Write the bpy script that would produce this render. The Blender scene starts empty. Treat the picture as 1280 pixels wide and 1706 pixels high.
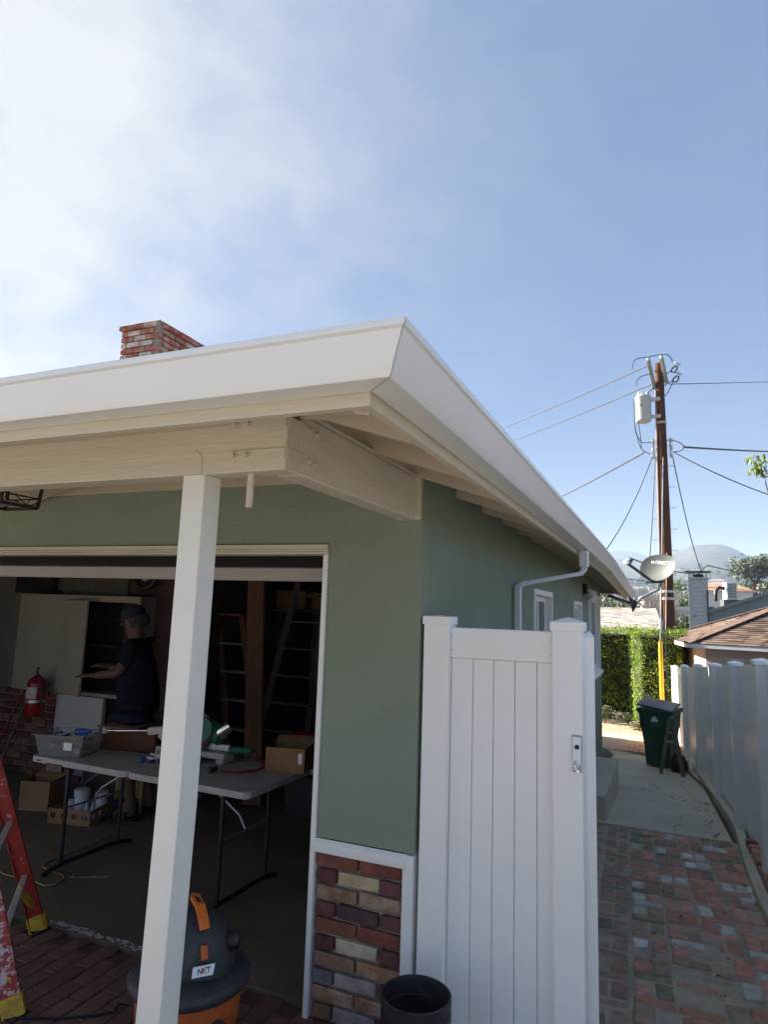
import bpy, bmesh, math, random
from mathutils import Vector, Matrix, noise
random.seed(11)
S = bpy.context.scene
COL = S.collection
R = math.radians
# ---------------------------------------------------------------- camera
CAMP = Vector((1.037, -2.869, 1.820))
cam = bpy.data.objects.new('camera', bpy.data.cameras.new('camera'))
COL.objects.link(cam); S.camera = cam
cam.data.sensor_fit = 'VERTICAL'; cam.data.sensor_height = 36.0
cam.data.lens = 1095.63 / 1706 * 36.0
cam.data.clip_start = 0.05; cam.data.clip_end = 9000
rt = Vector((0.91979, 0.39103, 0.03285)); dn = Vector((-0.02677, 0.14605, -0.98891)); fw = Vector((-0.39149, 0.90872, 0.14481))
mw = Matrix((rt, -dn, -fw)).transposed().to_4x4(); mw.translation = CAMP
cam.matrix_world = mw
# ---------------------------------------------------------------- sun, sky, exposure
SUN_EL, SUN_AZ = R(30), R(-84)          # azimuth clockwise from +Y; the sun stands beyond the left edge
sd = Vector((math.sin(SUN_AZ) * math.cos(SUN_EL), math.cos(SUN_AZ) * math.cos(SUN_EL), math.sin(SUN_EL)))
sun = bpy.data.objects.new('sun', bpy.data.lights.new('sun', 'SUN'))
sun.data.energy = 4.0; sun.data.angle = R(0.6); sun.data.color = (1.0, 0.93, 0.82)
sun.rotation_euler = sd.to_track_quat('Z', 'Y').to_euler(); COL.objects.link(sun)
W = bpy.data.worlds.new('World'); S.world = W; W.use_nodes = True
wn, wl = W.node_tree.nodes, W.node_tree.links
wn.clear()
wo = wn.new('ShaderNodeOutputWorld'); bg = wn.new('ShaderNodeBackground'); bg.inputs[1].default_value = 0.05
sk = wn.new('ShaderNodeTexSky'); sk.sky_type = 'NISHITA'; sk.sun_disc = False
sk.sun_elevation = SUN_EL; sk.sun_rotation = SUN_AZ; sk.air_density = 1.0; sk.dust_density = 0.7; sk.ozone_density = 1.6
tc = wn.new('ShaderNodeTexCoord')
def wmath(op, a, b=None, c=None, clamp=False):
    n = wn.new('ShaderNodeMath'); n.operation = op; n.use_clamp = clamp
    for i, v in enumerate((a, b, c)):
        if v is None: continue
        if isinstance(v, (int, float)): n.inputs[i].default_value = v
        else: wl.new(v, n.inputs[i])
    return n.outputs[0]
def wdot(vec):
    n = wn.new('ShaderNodeVectorMath'); n.operation = 'DOT_PRODUCT'
    wl.new(tc.outputs['Generated'], n.inputs[0]); n.inputs[1].default_value = vec; return n.outputs['Value']
sdot = wdot(sd)
sep = wn.new('ShaderNodeSeparateXYZ'); wl.new(tc.outputs['Generated'], sep.inputs[0])
# thin high cloud: warped noise on a flat layer (direction / height), thicker towards the sun
den = wmath('ADD', wmath('MAXIMUM', sep.outputs[2], 0.0), 0.32)
cmb = wn.new('ShaderNodeCombineXYZ')
wl.new(wmath('DIVIDE', sep.outputs[0], den), cmb.inputs[0]); wl.new(wmath('DIVIDE', sep.outputs[1], den), cmb.inputs[1])
nz = wn.new('ShaderNodeTexNoise'); nz.inputs['Scale'].default_value = 1.5; nz.inputs['Detail'].default_value = 5; nz.inputs['Roughness'].default_value = 0.48; nz.inputs['Distortion'].default_value = 0.5
wl.new(cmb.outputs[0], nz.inputs['Vector'])
nz2 = wn.new('ShaderNodeTexNoise'); nz2.inputs['Scale'].default_value = 6.5; nz2.inputs['Detail'].default_value = 6; nz2.inputs['Distortion'].default_value = 0.3
wl.new(cmb.outputs[0], nz2.inputs['Vector'])
near = wmath('MAXIMUM', sdot, 0.0)
veil = wmath('POWER', wmath('MULTIPLY_ADD', sdot, 1.85, -0.60, clamp=True), 1.35)
cl = wmath('ADD', wmath('MULTIPLY_ADD', nz.outputs[0], 1.5, -0.75), wmath('MULTIPLY_ADD', nz2.outputs[0], 0.85, -0.425))
fac = wmath('ADD', wmath('MULTIPLY', veil, 0.80), wmath('MULTIPLY', cl, wmath('MULTIPLY_ADD', veil, 0.85, 0.38)), clamp=True)
hz = wmath('POWER', wmath('SUBTRACT', 1.0, wmath('ABSOLUTE', sep.outputs[2])), 7.0)     # pale smog towards the horizon
fac = wmath('MAXIMUM', fac, wmath('MULTIPLY', hz, 0.78), clamp=True)
ccol = wn.new('ShaderNodeMix'); ccol.data_type = 'RGBA'
ccol.inputs['A'].default_value = (1.30, 1.36, 1.48, 1); ccol.inputs['B'].default_value = (2.75, 2.84, 2.9, 1)
wl.new(wmath('MULTIPLY', veil, 1.2, clamp=True), ccol.inputs['Factor'])
tint = wn.new('ShaderNodeMix'); tint.data_type = 'RGBA'; tint.blend_type = 'MULTIPLY'; tint.inputs['Factor'].default_value = 1
wl.new(sk.outputs[0], tint.inputs['A']); tint.inputs['B'].default_value = (0.32, 0.40, 0.54, 1)
thin = wn.new('ShaderNodeMix'); thin.data_type = 'RGBA'; thin.inputs['Factor'].default_value = 0.62      # even thin smog over the whole sky
wl.new(tint.outputs['Result'], thin.inputs['A']); thin.inputs['B'].default_value = (0.72, 1.12, 1.90, 1)
mx = wn.new('ShaderNodeMix'); mx.data_type = 'RGBA'
wl.new(fac, mx.inputs['Factor']); wl.new(thin.outputs['Result'], mx.inputs['A']); wl.new(ccol.outputs['Result'], mx.inputs['B'])
wl.new(mx.outputs['Result'], bg.inputs[0]); wl.new(bg.outputs[0], wo.inputs[0])
S.view_settings.view_transform = 'Standard'; S.view_settings.look = 'None'; S.view_settings.gamma = 1
S.view_settings.use_curve_mapping = False; S.view_settings.exposure = 2.55
S.render.engine = 'CYCLES'
S.cycles.max_bounces = 8; S.cycles.diffuse_bounces = 4; S.cycles.use_denoising = True; S.cycles.caustics_reflective = False; S.cycles.caustics_refractive = False
S.cycles.volume_bounces = 1

# ---------------------------------------------------------------- helpers
def M(name, col, rough=0.6, var=0.12, vs=3.0, bump=0.1, bs=60.0, spec=0.4, metal=0.0, rnd=0.0, stain=None, sfac=0.5, ss=1.2, sedge=(0.5, 0.62), coat=0.0, trans=0.0, stretch=None, sss=0.0, bd=0.004):
    m = bpy.data.materials.new(name); m.use_nodes = True
    n, l = m.node_tree.nodes, m.node_tree.links
    b = n['Principled BSDF']
    t = n.new('ShaderNodeTexCoord'); vec = t.outputs['Object']
    if rnd:
        oi = n.new('ShaderNodeObjectInfo'); va = n.new('ShaderNodeVectorMath'); va.operation = 'ADD'
        ml = n.new('ShaderNodeMath'); ml.operation = 'MULTIPLY'; ml.inputs[1].default_value = 37.0
        l.new(oi.outputs['Random'], ml.inputs[0]); l.new(vec, va.inputs[0]); l.new(ml.outputs[0], va.inputs[1]); vec = va.outputs[0]
    if stretch:
        mp = n.new('ShaderNodeMapping'); mp.inputs['Scale'].default_value = stretch; l.new(vec, mp.inputs[0]); vec = mp.outputs[0]
    a = n.new('ShaderNodeTexNoise'); a.inputs['Scale'].default_value = vs; a.inputs['Detail'].default_value = 6; a.inputs['Roughness'].default_value = 0.6
    l.new(vec, a.inputs['Vector'])
    cr = n.new('ShaderNodeValToRGB'); e = cr.color_ramp.elements
    e[0].position = 0.3; e[1].position = 0.7
    e[0].color = tuple(max(0, c * (1 - var)) for c in col) + (1,); e[1].color = tuple(min(1, c * (1 + var)) for c in col) + (1,)
    l.new(a.outputs['Fac'], cr.inputs[0]); out = cr.outputs[0]
    if stain:
        s = n.new('ShaderNodeTexNoise'); s.inputs['Scale'].default_value = ss; s.inputs['Detail'].default_value = 8; s.inputs['Roughness'].default_value = 0.65
        va2 = n.new('ShaderNodeVectorMath'); va2.operation = 'ADD'; va2.inputs[1].default_value = (7.3, 2.1, 4.4); l.new(vec, va2.inputs[0]); l.new(va2.outputs[0], s.inputs['Vector'])
        mr = n.new('ShaderNodeMapRange'); mr.inputs[1].default_value = sedge[0]; mr.inputs[2].default_value = sedge[1]; mr.inputs[4].default_value = sfac
        l.new(s.outputs['Fac'], mr.inputs[0])
        mi = n.new('ShaderNodeMix'); mi.data_type = 'RGBA'; mi.inputs['B'].default_value = tuple(stain) + (1,)
        l.new(mr.outputs[0], mi.inputs['Factor']); l.new(out, mi.inputs['A']); out = mi.outputs['Result']
    if rnd:
        hs = n.new('ShaderNodeHueSaturation'); mr = n.new('ShaderNodeMapRange'); mr.inputs[3].default_value = 1 - rnd; mr.inputs[4].default_value = 1 + rnd
        l.new(oi.outputs['Random'], mr.inputs[0]); l.new(mr.outputs[0], hs.inputs['Value'])
        w2 = n.new('ShaderNodeMath'); w2.operation = 'MULTIPLY'; w2.inputs[1].default_value = 13.7
        fr = n.new('ShaderNodeMath'); fr.operation = 'FRACT'; l.new(oi.outputs['Random'], w2.inputs[0]); l.new(w2.outputs[0], fr.inputs[0])
        mr2 = n.new('ShaderNodeMapRange'); mr2.inputs[3].default_value = 0.5 - rnd * 0.05; mr2.inputs[4].default_value = 0.5 + rnd * 0.05
        l.new(fr.outputs[0], mr2.inputs[0]); l.new(mr2.outputs[0], hs.inputs['Hue'])
        l.new(out, hs.inputs['Color']); out = hs.outputs[0]
    l.new(out, b.inputs['Base Color'])
    b.inputs['Roughness'].default_value = rough; b.inputs['Metallic'].default_value = metal
    b.inputs['Specular IOR Level'].default_value = spec
    if coat: b.inputs['Coat Weight'].default_value = coat
    if trans: b.inputs['Transmission Weight'].default_value = trans
    if bump:
        f = n.new('ShaderNodeTexNoise'); f.inputs['Scale'].default_value = bs; f.inputs['Detail'].default_value = 4
        l.new(vec, f.inputs['Vector']); bp = n.new('ShaderNodeBump'); bp.inputs['Strength'].default_value = bump; bp.inputs['Distance'].default_value = bd
        l.new(f.outputs['Fac'], bp.inputs['Height']); l.new(bp.outputs[0], b.inputs['Normal'])
    return m
def leafmat(name, c1, c2, scale=2.0, tr=0.35):
    m = bpy.data.materials.new(name); m.use_nodes = True
    n, l = m.node_tree.nodes, m.node_tree.links; b = n['Principled BSDF']
    g = n.new('ShaderNodeNewGeometry'); a = n.new('ShaderNodeTexNoise'); a.inputs['Scale'].default_value = scale; a.inputs['Detail'].default_value = 5
    l.new(g.outputs['Position'], a.inputs['Vector'])
    mm = n.new('ShaderNodeMath'); mm.operation = 'MULTIPLY_ADD'; mm.inputs[1].default_value = 0.35
    l.new(g.outputs['Random Per Island'], mm.inputs[0]); l.new(a.outputs['Fac'], mm.inputs[2])
    cr = n.new('ShaderNodeValToRGB'); e = cr.color_ramp.elements; e[0].position = 0.5; e[1].position = 0.85
    e[0].color = tuple(c1) + (1,); e[1].color = tuple(c2) + (1,)
    l.new(mm.outputs[0], cr.inputs[0]); l.new(cr.outputs[0], b.inputs['Base Color']); b.inputs['Roughness'].default_value = 0.5
    t = n.new('ShaderNodeBsdfTranslucent'); l.new(cr.outputs[0], t.inputs[0])
    mx_ = n.new('ShaderNodeMixShader'); mx_.inputs[0].default_value = tr
    l.new(b.outputs[0], mx_.inputs[1]); l.new(t.outputs[0], mx_.inputs[2]); l.new(mx_.outputs[0], n['Material Output'].inputs[0])
    return m

class MB:
    def __init__(s): s.v = []; s.f = []; s.mi = []; s.cur = 0
    def add(s, vs, fs):
        o = len(s.v); s.v += [tuple(v) for v in vs]; s.f += [tuple(i + o for i in f) for f in fs]; s.mi += [s.cur] * len(fs); return s
    def box(s, a, b, m=None):
        x0, y0, z0 = a; x1, y1, z1 = b
        vs = [Vector((x, y, z)) for z in (z0, z1) for x, y in ((x0, y0), (x1, y0), (x1, y1), (x0, y1))]
        if m: vs = [m @ v for v in vs]
        return s.add(vs, [(0, 3, 2, 1), (4, 5, 6, 7), (0, 1, 5, 4), (1, 2, 6, 5), (2, 3, 7, 6), (3, 0, 4, 7)])
    def cbox(s, c, d, m=None):
        return s.box([c[i] - d[i] / 2 for i in range(3)], [c[i] + d[i] / 2 for i in range(3)], m)
    def bar(s, p, q, w, h, up=(0, 0, 1)):       # box from p to q, width w, height h
        p, q = Vector(p), Vector(q); d = (q - p); L = d.length; d.normalize(); up = Vector(up)
        if abs(d.dot(up)) > 0.98: up = Vector((1, 0, 0)) if abs(d.x) < .9 else Vector((0, 1, 0))
        r = d.cross(up).normalized(); u = r.cross(d)
        m = Matrix((r, d, u)).transposed().to_4x4(); m.translation = p
        return s.box((-w / 2, 0, -h / 2), (w / 2, L, h / 2), m)
    def tube(s, pts, r, n=8, cap=True):
        pts = [Vector(p) for p in pts]; rs = r if isinstance(r, (list, tuple)) else [r] * len(pts)
        vs = []; prev = None
        for i, p in enumerate(pts):
            d = (pts[min(i + 1, len(pts) - 1)] - pts[max(i - 1, 0)])
            if d.length < 1e-9: d = Vector((0, 0, 1))
            d.normalize()
            if prev is None:
                a = Vector((0, 0, 1)) if abs(d.z) < 0.9 else Vector((1, 0, 0)); x = d.cross(a).normalized()
            else:
                x = (prev - d * prev.dot(d)); x = x.normalized() if x.length > 1e-6 else d.orthogonal().normalized()
            prev = x; y = d.cross(x)
            vs += [p + (x * math.cos(2 * math.pi * k / n) + y * math.sin(2 * math.pi * k / n)) * rs[i] for k in range(n)]
        fs = [(i * n + k, i * n + (k + 1) % n, (i + 1) * n + (k + 1) % n, (i + 1) * n + k) for i in range(len(pts) - 1) for k in range(n)]
        if cap: fs += [tuple(range(n))[::-1], tuple((len(pts) - 1) * n + k for k in range(n))]
        return s.add(vs, fs)
    def cyl(s, p, q, r, n=12, r2=None): return s.tube([p, q], [r, r if r2 is None else r2], n)
    def lathe(s, prof, c=(0, 0, 0), n=24, m=None, cap=True):
        vs = []
        for r, z in prof:
            for k in range(n):
                a = 2 * math.pi * k / n; v = Vector((r * math.cos(a), r * math.sin(a), z)); v = m @ v if m else v + Vector(c); vs.append(v)
        fs = [(i * n + k, i * n + (k + 1) % n, (i + 1) * n + (k + 1) % n, (i + 1) * n + k) for i in range(len(prof) - 1) for k in range(n)]
        if cap:
            if prof[0][0] > 1e-4: fs.append(tuple(range(n))[::-1])
            if prof[-1][0] > 1e-4: fs.append(tuple((len(prof) - 1) * n + k for k in range(n)))
        return s.add(vs, fs)
    def prism(s, poly, d):                       # planar polygon (3-D points) extruded by vector d
        d = Vector(d); a = [Vector(p) for p in poly]; n = len(a)
        return s.add(a + [p + d for p in a], [tuple(range(n))[::-1], tuple(range(n, 2 * n))] + [(i, (i + 1) % n, n + (i + 1) % n, n + i) for i in range(n)])
    def build(s, name, mat, parent=None, bevel=0.0, smooth=False, seg=1, recalc=True, jitter=0.0, ang=40):
        me = bpy.data.meshes.new(name); me.from_pydata(s.v, [], s.f)
        for m in (mat if isinstance(mat, (list, tuple)) else [mat]): me.materials.append(m)
        if any(s.mi): me.polygons.foreach_set('material_index', s.mi)
        if bevel or recalc or jitter:
            bm = bmesh.new(); bm.from_mesh(me)
            if jitter:
                for v in bm.verts: v.co += Vector((random.uniform(-1, 1), random.uniform(-1, 1), random.uniform(-1, 1))) * jitter
            if recalc: bmesh.ops.recalc_face_normals(bm, faces=bm.faces)
            if bevel:
                es = [e for e in bm.edges if e.is_manifold and e.calc_face_angle(0) > 0.6]
                bmesh.ops.bevel(bm, geom=es, offset=bevel, segments=seg, affect='EDGES', profile=0.6, clamp_overlap=True)
            bm.to_mesh(me); bm.free()
        if smooth:
            me.polygons.foreach_set('use_smooth', [True] * len(me.polygons))
            try: me.set_sharp_from_angle(angle=R(ang))
            except Exception: pass
        o = bpy.data.objects.new(name, me); COL.objects.link(o)
        if parent: o.parent = parent
        return o
def tag(o, label, cat, group=None):
    o['label'] = label; o['category'] = cat
    if group: o['group'] = group
    return o
def thing(name, label, cat, loc=(0, 0, 0), rz=0.0, group=None):
    o = bpy.data.objects.new(name, None); COL.objects.link(o); o.location = loc; o.rotation_euler = (0, 0, rz); o.empty_display_size = 0.2
    return tag(o, label, cat, group)
def struct(o, kind='structure', label=None):
    o['kind'] = kind
    if label: o['label'] = label
    return o
def inst(src, name, parent=None, loc=(0, 0, 0), rot=(0, 0, 0), scale=None, mat=None):
    o = bpy.data.objects.new(name, src); COL.objects.link(o); o.location = loc; o.rotation_euler = rot
    if scale: o.scale = scale
    if parent: o.parent = parent
    if mat:
        o.material_slots[0].link = 'OBJECT'; o.material_slots[0].material = mat
    return o
def copytree(o, parent=None):
    c = o.copy(); COL.objects.link(c)
    if parent is not None: c.parent = parent
    for ch in list(o.children): copytree(ch, c)
    return c
def text(body, size, m, mat, parent, name='lettering', ext=0.0008, shear=0.0, space=1.0):
    cu = bpy.data.curves.new(name, 'FONT'); cu.body = body; cu.size = size; cu.extrude = ext; cu.align_x = 'CENTER'; cu.align_y = 'CENTER'; cu.shear = shear; cu.space_character = space; cu.offset = size * 0.02
    o = bpy.data.objects.new('tmp', cu); COL.objects.link(o)
    me = bpy.data.meshes.new_from_object(o.evaluated_get(bpy.context.evaluated_depsgraph_get())); bpy.data.objects.remove(o)
    me.transform(m); me.materials.clear(); me.materials.append(mat); me.name = name
    t = bpy.data.objects.new(name, me); COL.objects.link(t)
    if parent: t.parent = parent
    return t
def frame(p, x, z):           # matrix with local x, local z, origin p
    x = Vector(x).normalized(); z = Vector(z).normalized(); y = z.cross(x).normalized(); x = y.cross(z)
    m = Matrix((x, y, z)).transposed().to_4x4(); m.translation = Vector(p); return m
def sag(p, q, s, n=12):
    p, q = Vector(p), Vector(q)
    return [p.lerp(q, i / n) - Vector((0, 0, s * 4 * (i / n) * (1 - i / n))) for i in range(n + 1)]
def lerp(a, b, t): return a + (b - a) * t
def gz(x, y):                 # ground height
    if y < 0: base = 0.0
    elif y < 12.2: base = -0.073 * y
    elif y < 17: base = -0.89 - 0.01 * (y - 12.2)
    else: base = -0.94 - 0.02 * (y - 17)
    w = min(1, max(0, (x + 0.30) / 0.55)); w = w * w * (3 - 2 * w)
    return base - 0.1 * w if y > -0.5 else base - 0.1 * w * max(0, 1 + (y + .5) / 1.5)

# ---------------------------------------------------------------- materials
m_stucco = M('green_stucco', (0.25, 0.295, 0.215), 0.88, 0.09, 3.2, 1.0, 75, 0.2, stain=(0.24, 0.28, 0.21), sfac=1.0, ss=.9, sedge=(.4, .68), bd=0.005)
m_cream = M('cream_paint', (0.62, 0.56, 0.44), 0.5, 0.04, 2.5, 0.6, 16, 0.35, stain=(0.52, 0.455, 0.34), sfac=0.5, ss=2.2, sedge=(.42, .7), stretch=(.6, 7, 7), bd=.003)
m_creamy = M('cream_paint_side', (0.64, 0.58, 0.46), 0.5, 0.04, 2.5, 0.6, 16, 0.35, stain=(0.54, 0.475, 0.36), sfac=0.5, ss=2.2, sedge=(.42, .7), stretch=(7, .6, 7), bd=.003)
m_white = M('white_trim_paint', (0.86, 0.84, 0.79), 0.45, 0.025, 2.5, 0.18, 45, 0.4)
m_post = M('post_paint', (0.78, 0.76, 0.69), 0.5, 0.035, 5, 0.5, 90, 0.35, bd=0.002, stain=(0.70, 0.67, 0.6), sfac=0.3, ss=9, sedge=(.55, .7))
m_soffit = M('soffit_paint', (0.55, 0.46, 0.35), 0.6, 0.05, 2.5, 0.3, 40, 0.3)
m_gutter = M('aluminium_gutter', (0.78, 0.79, 0.785), 0.30, 0.02, 1.5, 0.05, 10, 0.5, coat=0.2, stain=(.74, .735, .71), sfac=.3, ss=1.8, sedge=(.45, .75))
m_seam = M('gutter_seam', (0.33, 0.31, 0.29), 0.4, 0.1, 20, 0)
m_vinyl = M('white_vinyl', (0.92, 0.90, 0.865), 0.38, 0.015, 2, 0.12, 120, 0.45, stain=(.76, .73, .68), sfac=.25, ss=2.2, sedge=(.5, .8), bd=0.001)
m_vinyl2 = M('fence_vinyl', (0.88, 0.89, 0.87), 0.27, 0.03, 1.4, 0.03, 30, 0.5, stain=(.62, .64, .62), sfac=.4, ss=1.6, sedge=(.5, .75), bd=0.001)
m_groove = M('vinyl_joint', (0.30, 0.29, 0.28), 0.7, 0.05, 3, 0)
m_mortar = M('mortar', (0.34, 0.31, 0.27), 0.95, 0.2, 9, 0.9, 150, 0.2, bd=0.004, stain=(.22, .20, .17), sfac=.5, ss=4)
def brickmat(n, c, st, sf=0.55, **k): return M(n, c, 0.9, 0.3, 13, 1.0, 110, 0.2, rnd=0.16, stain=st, sfac=sf, ss=9, sedge=(.44, .62), bd=0.006, **k)
b_red = brickmat('brick_red', (0.27, 0.092, 0.062), (0.17, 0.065, 0.05), 0.75)
b_tan = brickmat('brick_tan', (0.58, 0.44, 0.27), (0.46, 0.32, 0.19), 0.5)
b_cream = brickmat('brick_cream', (0.55, 0.44, 0.31), (0.40, 0.30, 0.22), .35)
b_orange = brickmat('brick_orange', (0.30, 0.155, 0.085), (0.50, 0.42, 0.33), 0.65)
b_brown = brickmat('brick_brown', (0.28, 0.17, 0.115), (0.17, 0.095, 0.075), 0.6)
b_purple = brickmat('brick_purple', (0.135, 0.052, 0.05), (0.22, 0.10, 0.085), 0.5)
b_dark = brickmat('brick_dark', (0.075, 0.042, 0.045), (0.11, 0.075, 0.07), 0.5)
b_grey = brickmat('brick_grey', (0.36, 0.32, 0.29), (0.24, 0.20, 0.185), 0.6)
b_blue = brickmat('brick_blue_grey', (0.15, 0.14, 0.155), (0.25, 0.225, 0.22), 0.6)
p_pink = brickmat('paver_pink', (.62, .33, .25), (.48, .29, .22))
p_orange = brickmat('paver_orange', (0.592, 0.296, 0.195), (0.436, 0.249, 0.171))
p_white = brickmat('paver_whitewashed', (.70, .67, .60), (.50, .43, .36), .4)
p_brown = brickmat('paver_brown', (0.421, 0.273, 0.202), (0.327, 0.287, 0.211), .7)
p_moss = brickmat('paver_mossy', (0.327, 0.287, 0.195), (0.202, 0.218, 0.109), .75)
p_maroon = brickmat('paver_maroon', (.42, .26, .21), (.34, .25, .20), .6)
b_chim = brickmat('chimney_brick', (0.33, 0.10, 0.065), (0.50, 0.42, 0.38), .5)
b_chimw = brickmat('chimney_brick_whitened', (0.45, 0.33, 0.28), (0.66, 0.62, 0.58), .85)
m_conc = M('concrete', (0.64, 0.57, 0.44), 0.9, 0.12, 1.6, 0.5, 120, 0.25, stain=(0.46, 0.41, 0.32), sfac=.5, ss=1.1, sedge=(.42, .72), bd=0.003)
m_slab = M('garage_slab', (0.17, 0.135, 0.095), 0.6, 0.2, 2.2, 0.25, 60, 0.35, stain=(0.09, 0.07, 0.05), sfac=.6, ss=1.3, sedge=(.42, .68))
m_soil = M('soil', (0.12, 0.10, 0.075), 0.95, 0.3, 4, 0.8, 60, 0.15, bd=.01)
m_pathbed = M('path_bed', (0.48, 0.40, 0.31), 0.95, 0.25, 12, 0.9, 120, 0.2, stain=(0.30, 0.25, 0.18), sfac=.5, ss=4, bd=.006)
m_black = M('black_plastic', (0.018, 0.019, 0.022), 0.42, 0.2, 6, 0.15, 90, 0.4)
m_blackm = M('black_metal', (0.02, 0.02, 0.022), 0.4, 0.2, 6, 0.1, 60, 0.5)
m_steel = M('galvanised_steel', (0.45, 0.46, 0.47), 0.4, 0.1, 12, 0.1, 60, 0.5, metal=0.8)
m_chrome = M('bright_steel', (0.8, 0.8, 0.8), 0.12, 0.02, 3, 0, metal=1.0)
m_wire = M('cable', (0.05, 0.055, 0.065), 0.6, 0.1, 3, 0)
m_glass = M('dark_window_glass', (0.035, 0.03, 0.028), 0.05, 0.1, 2, 0.02, 3, 0.8)
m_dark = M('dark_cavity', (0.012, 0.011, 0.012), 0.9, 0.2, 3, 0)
m_shingle = M('grey_shingle', (0.30, 0.27, 0.24), 0.95, 0.25, 6, 0.7, 90, 0.2)

# ---------------------------------------------------------------- setting: ground
def ground():
    mb = MB(); xs = [-400, -120, -40, -14, -8, -5.5, -3, -2, -1, -.5, -.3, -.15, 0, .15, .3, .6, 1, 1.5, 2, 3, 5, 8, 14, 40, 120, 400]
    ys = [-60, -20, -8, -4, -2, -1.5, -1, -.5, -.1, .5, 1, 2, 3, 4, 5, 6, 7, 8, 9, 9.3, 10, 12, 14, 16, 18, 22, 30, 45, 80, 150]
    def h(x, y):
        z = gz(x, y) - 0.05
        if x < -0.6 and y > -0.4 and y < 9.2: z = -0.16 - 0.0 * y if y < 2.5 else min(-0.16, gz(x, y) - .05)
        if y > 20: z = lerp(gz(x, 20) - .05, -7.0, min(1, (y - 20) / 60))
        return z
    for y in ys:
        for x in xs: mb.v.append((x, y, h(x, y)))
    n = len(xs)
    for j in range(len(ys) - 1):
        for i in range(n - 1):
            a = j * n + i; mb.f.append((a, a + 1, a + n + 1, a + n)); mb.mi.append(0)
    return struct(mb.build('ground', m_soil))
ground()
m_bounce_drive = M('bounce_driveway_concrete', (0.29, 0.275, 0.255), 0.9, 0.1, 1.2, 0.3, 60, 0.25, stain=(.23, .215, .20), sfac=.5, ss=.8)  # unseen ground in front, added to bounce sunlight onto the shaded house
def bounce_drive():
    mb = MB(); xs = [-14, -7, -3, -1, 0, 1, 3, 8, 16]; ys = [-30, -16, -9, -5, -2.6]
    for y in ys:
        for x in xs: mb.v.append((x, y, gz(x, y) - .012))
    n = len(xs)
    for j in range(len(ys) - 1):
        for i in range(n - 1): a = j * n + i; mb.f.append((a, a + 1, a + n + 1, a + n)); mb.mi.append(0)
    return struct(mb.build('bounce_driveway', m_bounce_drive, recalc=False))
bounce_drive()
def terrain():                # valley floor and the near hill, one polar sheet; a farther ridge behind
    prof = [(-90, .03), (-40, .05), (-15, .070), (-9, .078), (-4.82, .079), (-3.56, .080), (-2.17, .081), (-1.27, .084), (.29, .0895), (1.0, .094), (1.84, .0995), (2.7, .1025), (3.55, .1035), (4.3, .1015), (4.99, .0968), (5.97, .086), (7.13, .0755), (9, .066), (14, .06), (40, .05), (90, .03)]
    def el(a, pr):
        for (a0, e0), (a1, e1) in zip(pr, pr[1:]):
            if a0 <= a <= a1: t = (a - a0) / (a1 - a0); return lerp(e0, e1, t)
        return pr[-1][1]
    mh = M('hillside', (0.075, 0.072, 0.058), 0.95, 0.35, 0.02, 0, 1, 0.1, stain=(0.03, 0.038, 0.03), sfac=.85, ss=0.03, sedge=(.42, .58))
    mb = MB(); rs = [110, 150, 200, 260, 330, 420, 520, 640, 780, 920, 1060, 1200, 1340, 1440, 1500, 1600, 1800]
    az = [-90 + i * 2 for i in range(38)] + [-14 + i * .35 for i in range(72)] + [11.2 + i * 2.2 for i in range(36)]
    for r in rs:
        for a in az:
            e = el(a, prof); x = CAMP.x + r * math.sin(R(a)); y = CAMP.y + r * math.cos(R(a))
            t = (r - 110) / 1390
            z = lerp(-7, e * 1500, max(0, t) ** 1.7) if r <= 1500 else e * 1500 * (1 - (r - 1500) / 700)
            nn = noise.noise(Vector((x, y, 0)) * .006) * 14 + noise.noise(Vector((x, y, 3)) * .02) * 6
            z += nn * min(1, max(0, t * 2)) * max(0, 1 - t) + (noise.noise(Vector((x, y, 5)) * .03) * 3.0 if r > 1300 else 0)
            mb.v.append((x, y, z))
    n = len(az)
    for j in range(len(rs) - 1):
        for i in range(n - 1):
            a = j * n + i; mb.f.append((a, a + 1, a + n + 1, a + n)); mb.mi.append(0)
    struct(mb.build('hills', mh, smooth=True))
    mb = MB(); prof2 = [(-60, .05), (-12, .084), (-8, .087), (-5.5, .0925), (-3.2, .0932), (-2.0, .091), (-1, .083), (1, .07), (6.4, .080), (8.5, .084), (14, .078), (60, .05)]
    az = [-60 + i for i in range(45)] + [-15 + i * .5 for i in range(60)] + [15 + i for i in range(45)]
    for r, k in ((1650, -.02), (1800, .6), (2000, 1.0), (2300, .5)):
        for a in az:
            e = el(a, prof2); x = CAMP.x + r * math.sin(R(a)); y = CAMP.y + r * math.cos(R(a))
            mb.v.append((x, y, e * 2000 * k + noise.noise(Vector((x, y, 1)) * .008) * 7 * k))
    n = len(az)
    for j in range(3):
        for i in range(n - 1):
            a = j * n + i; mb.f.append((a, a + 1, a + n + 1, a + n)); mb.mi.append(0)
    struct(mb.build('far_ridge', mh, smooth=True))
    def hz_(a, r):
        t = (r - 110) / 1390; return lerp(-7, el(a, prof) * 1500, max(0, t) ** 1.7)
    return hz_
hill_z = terrain()

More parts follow.
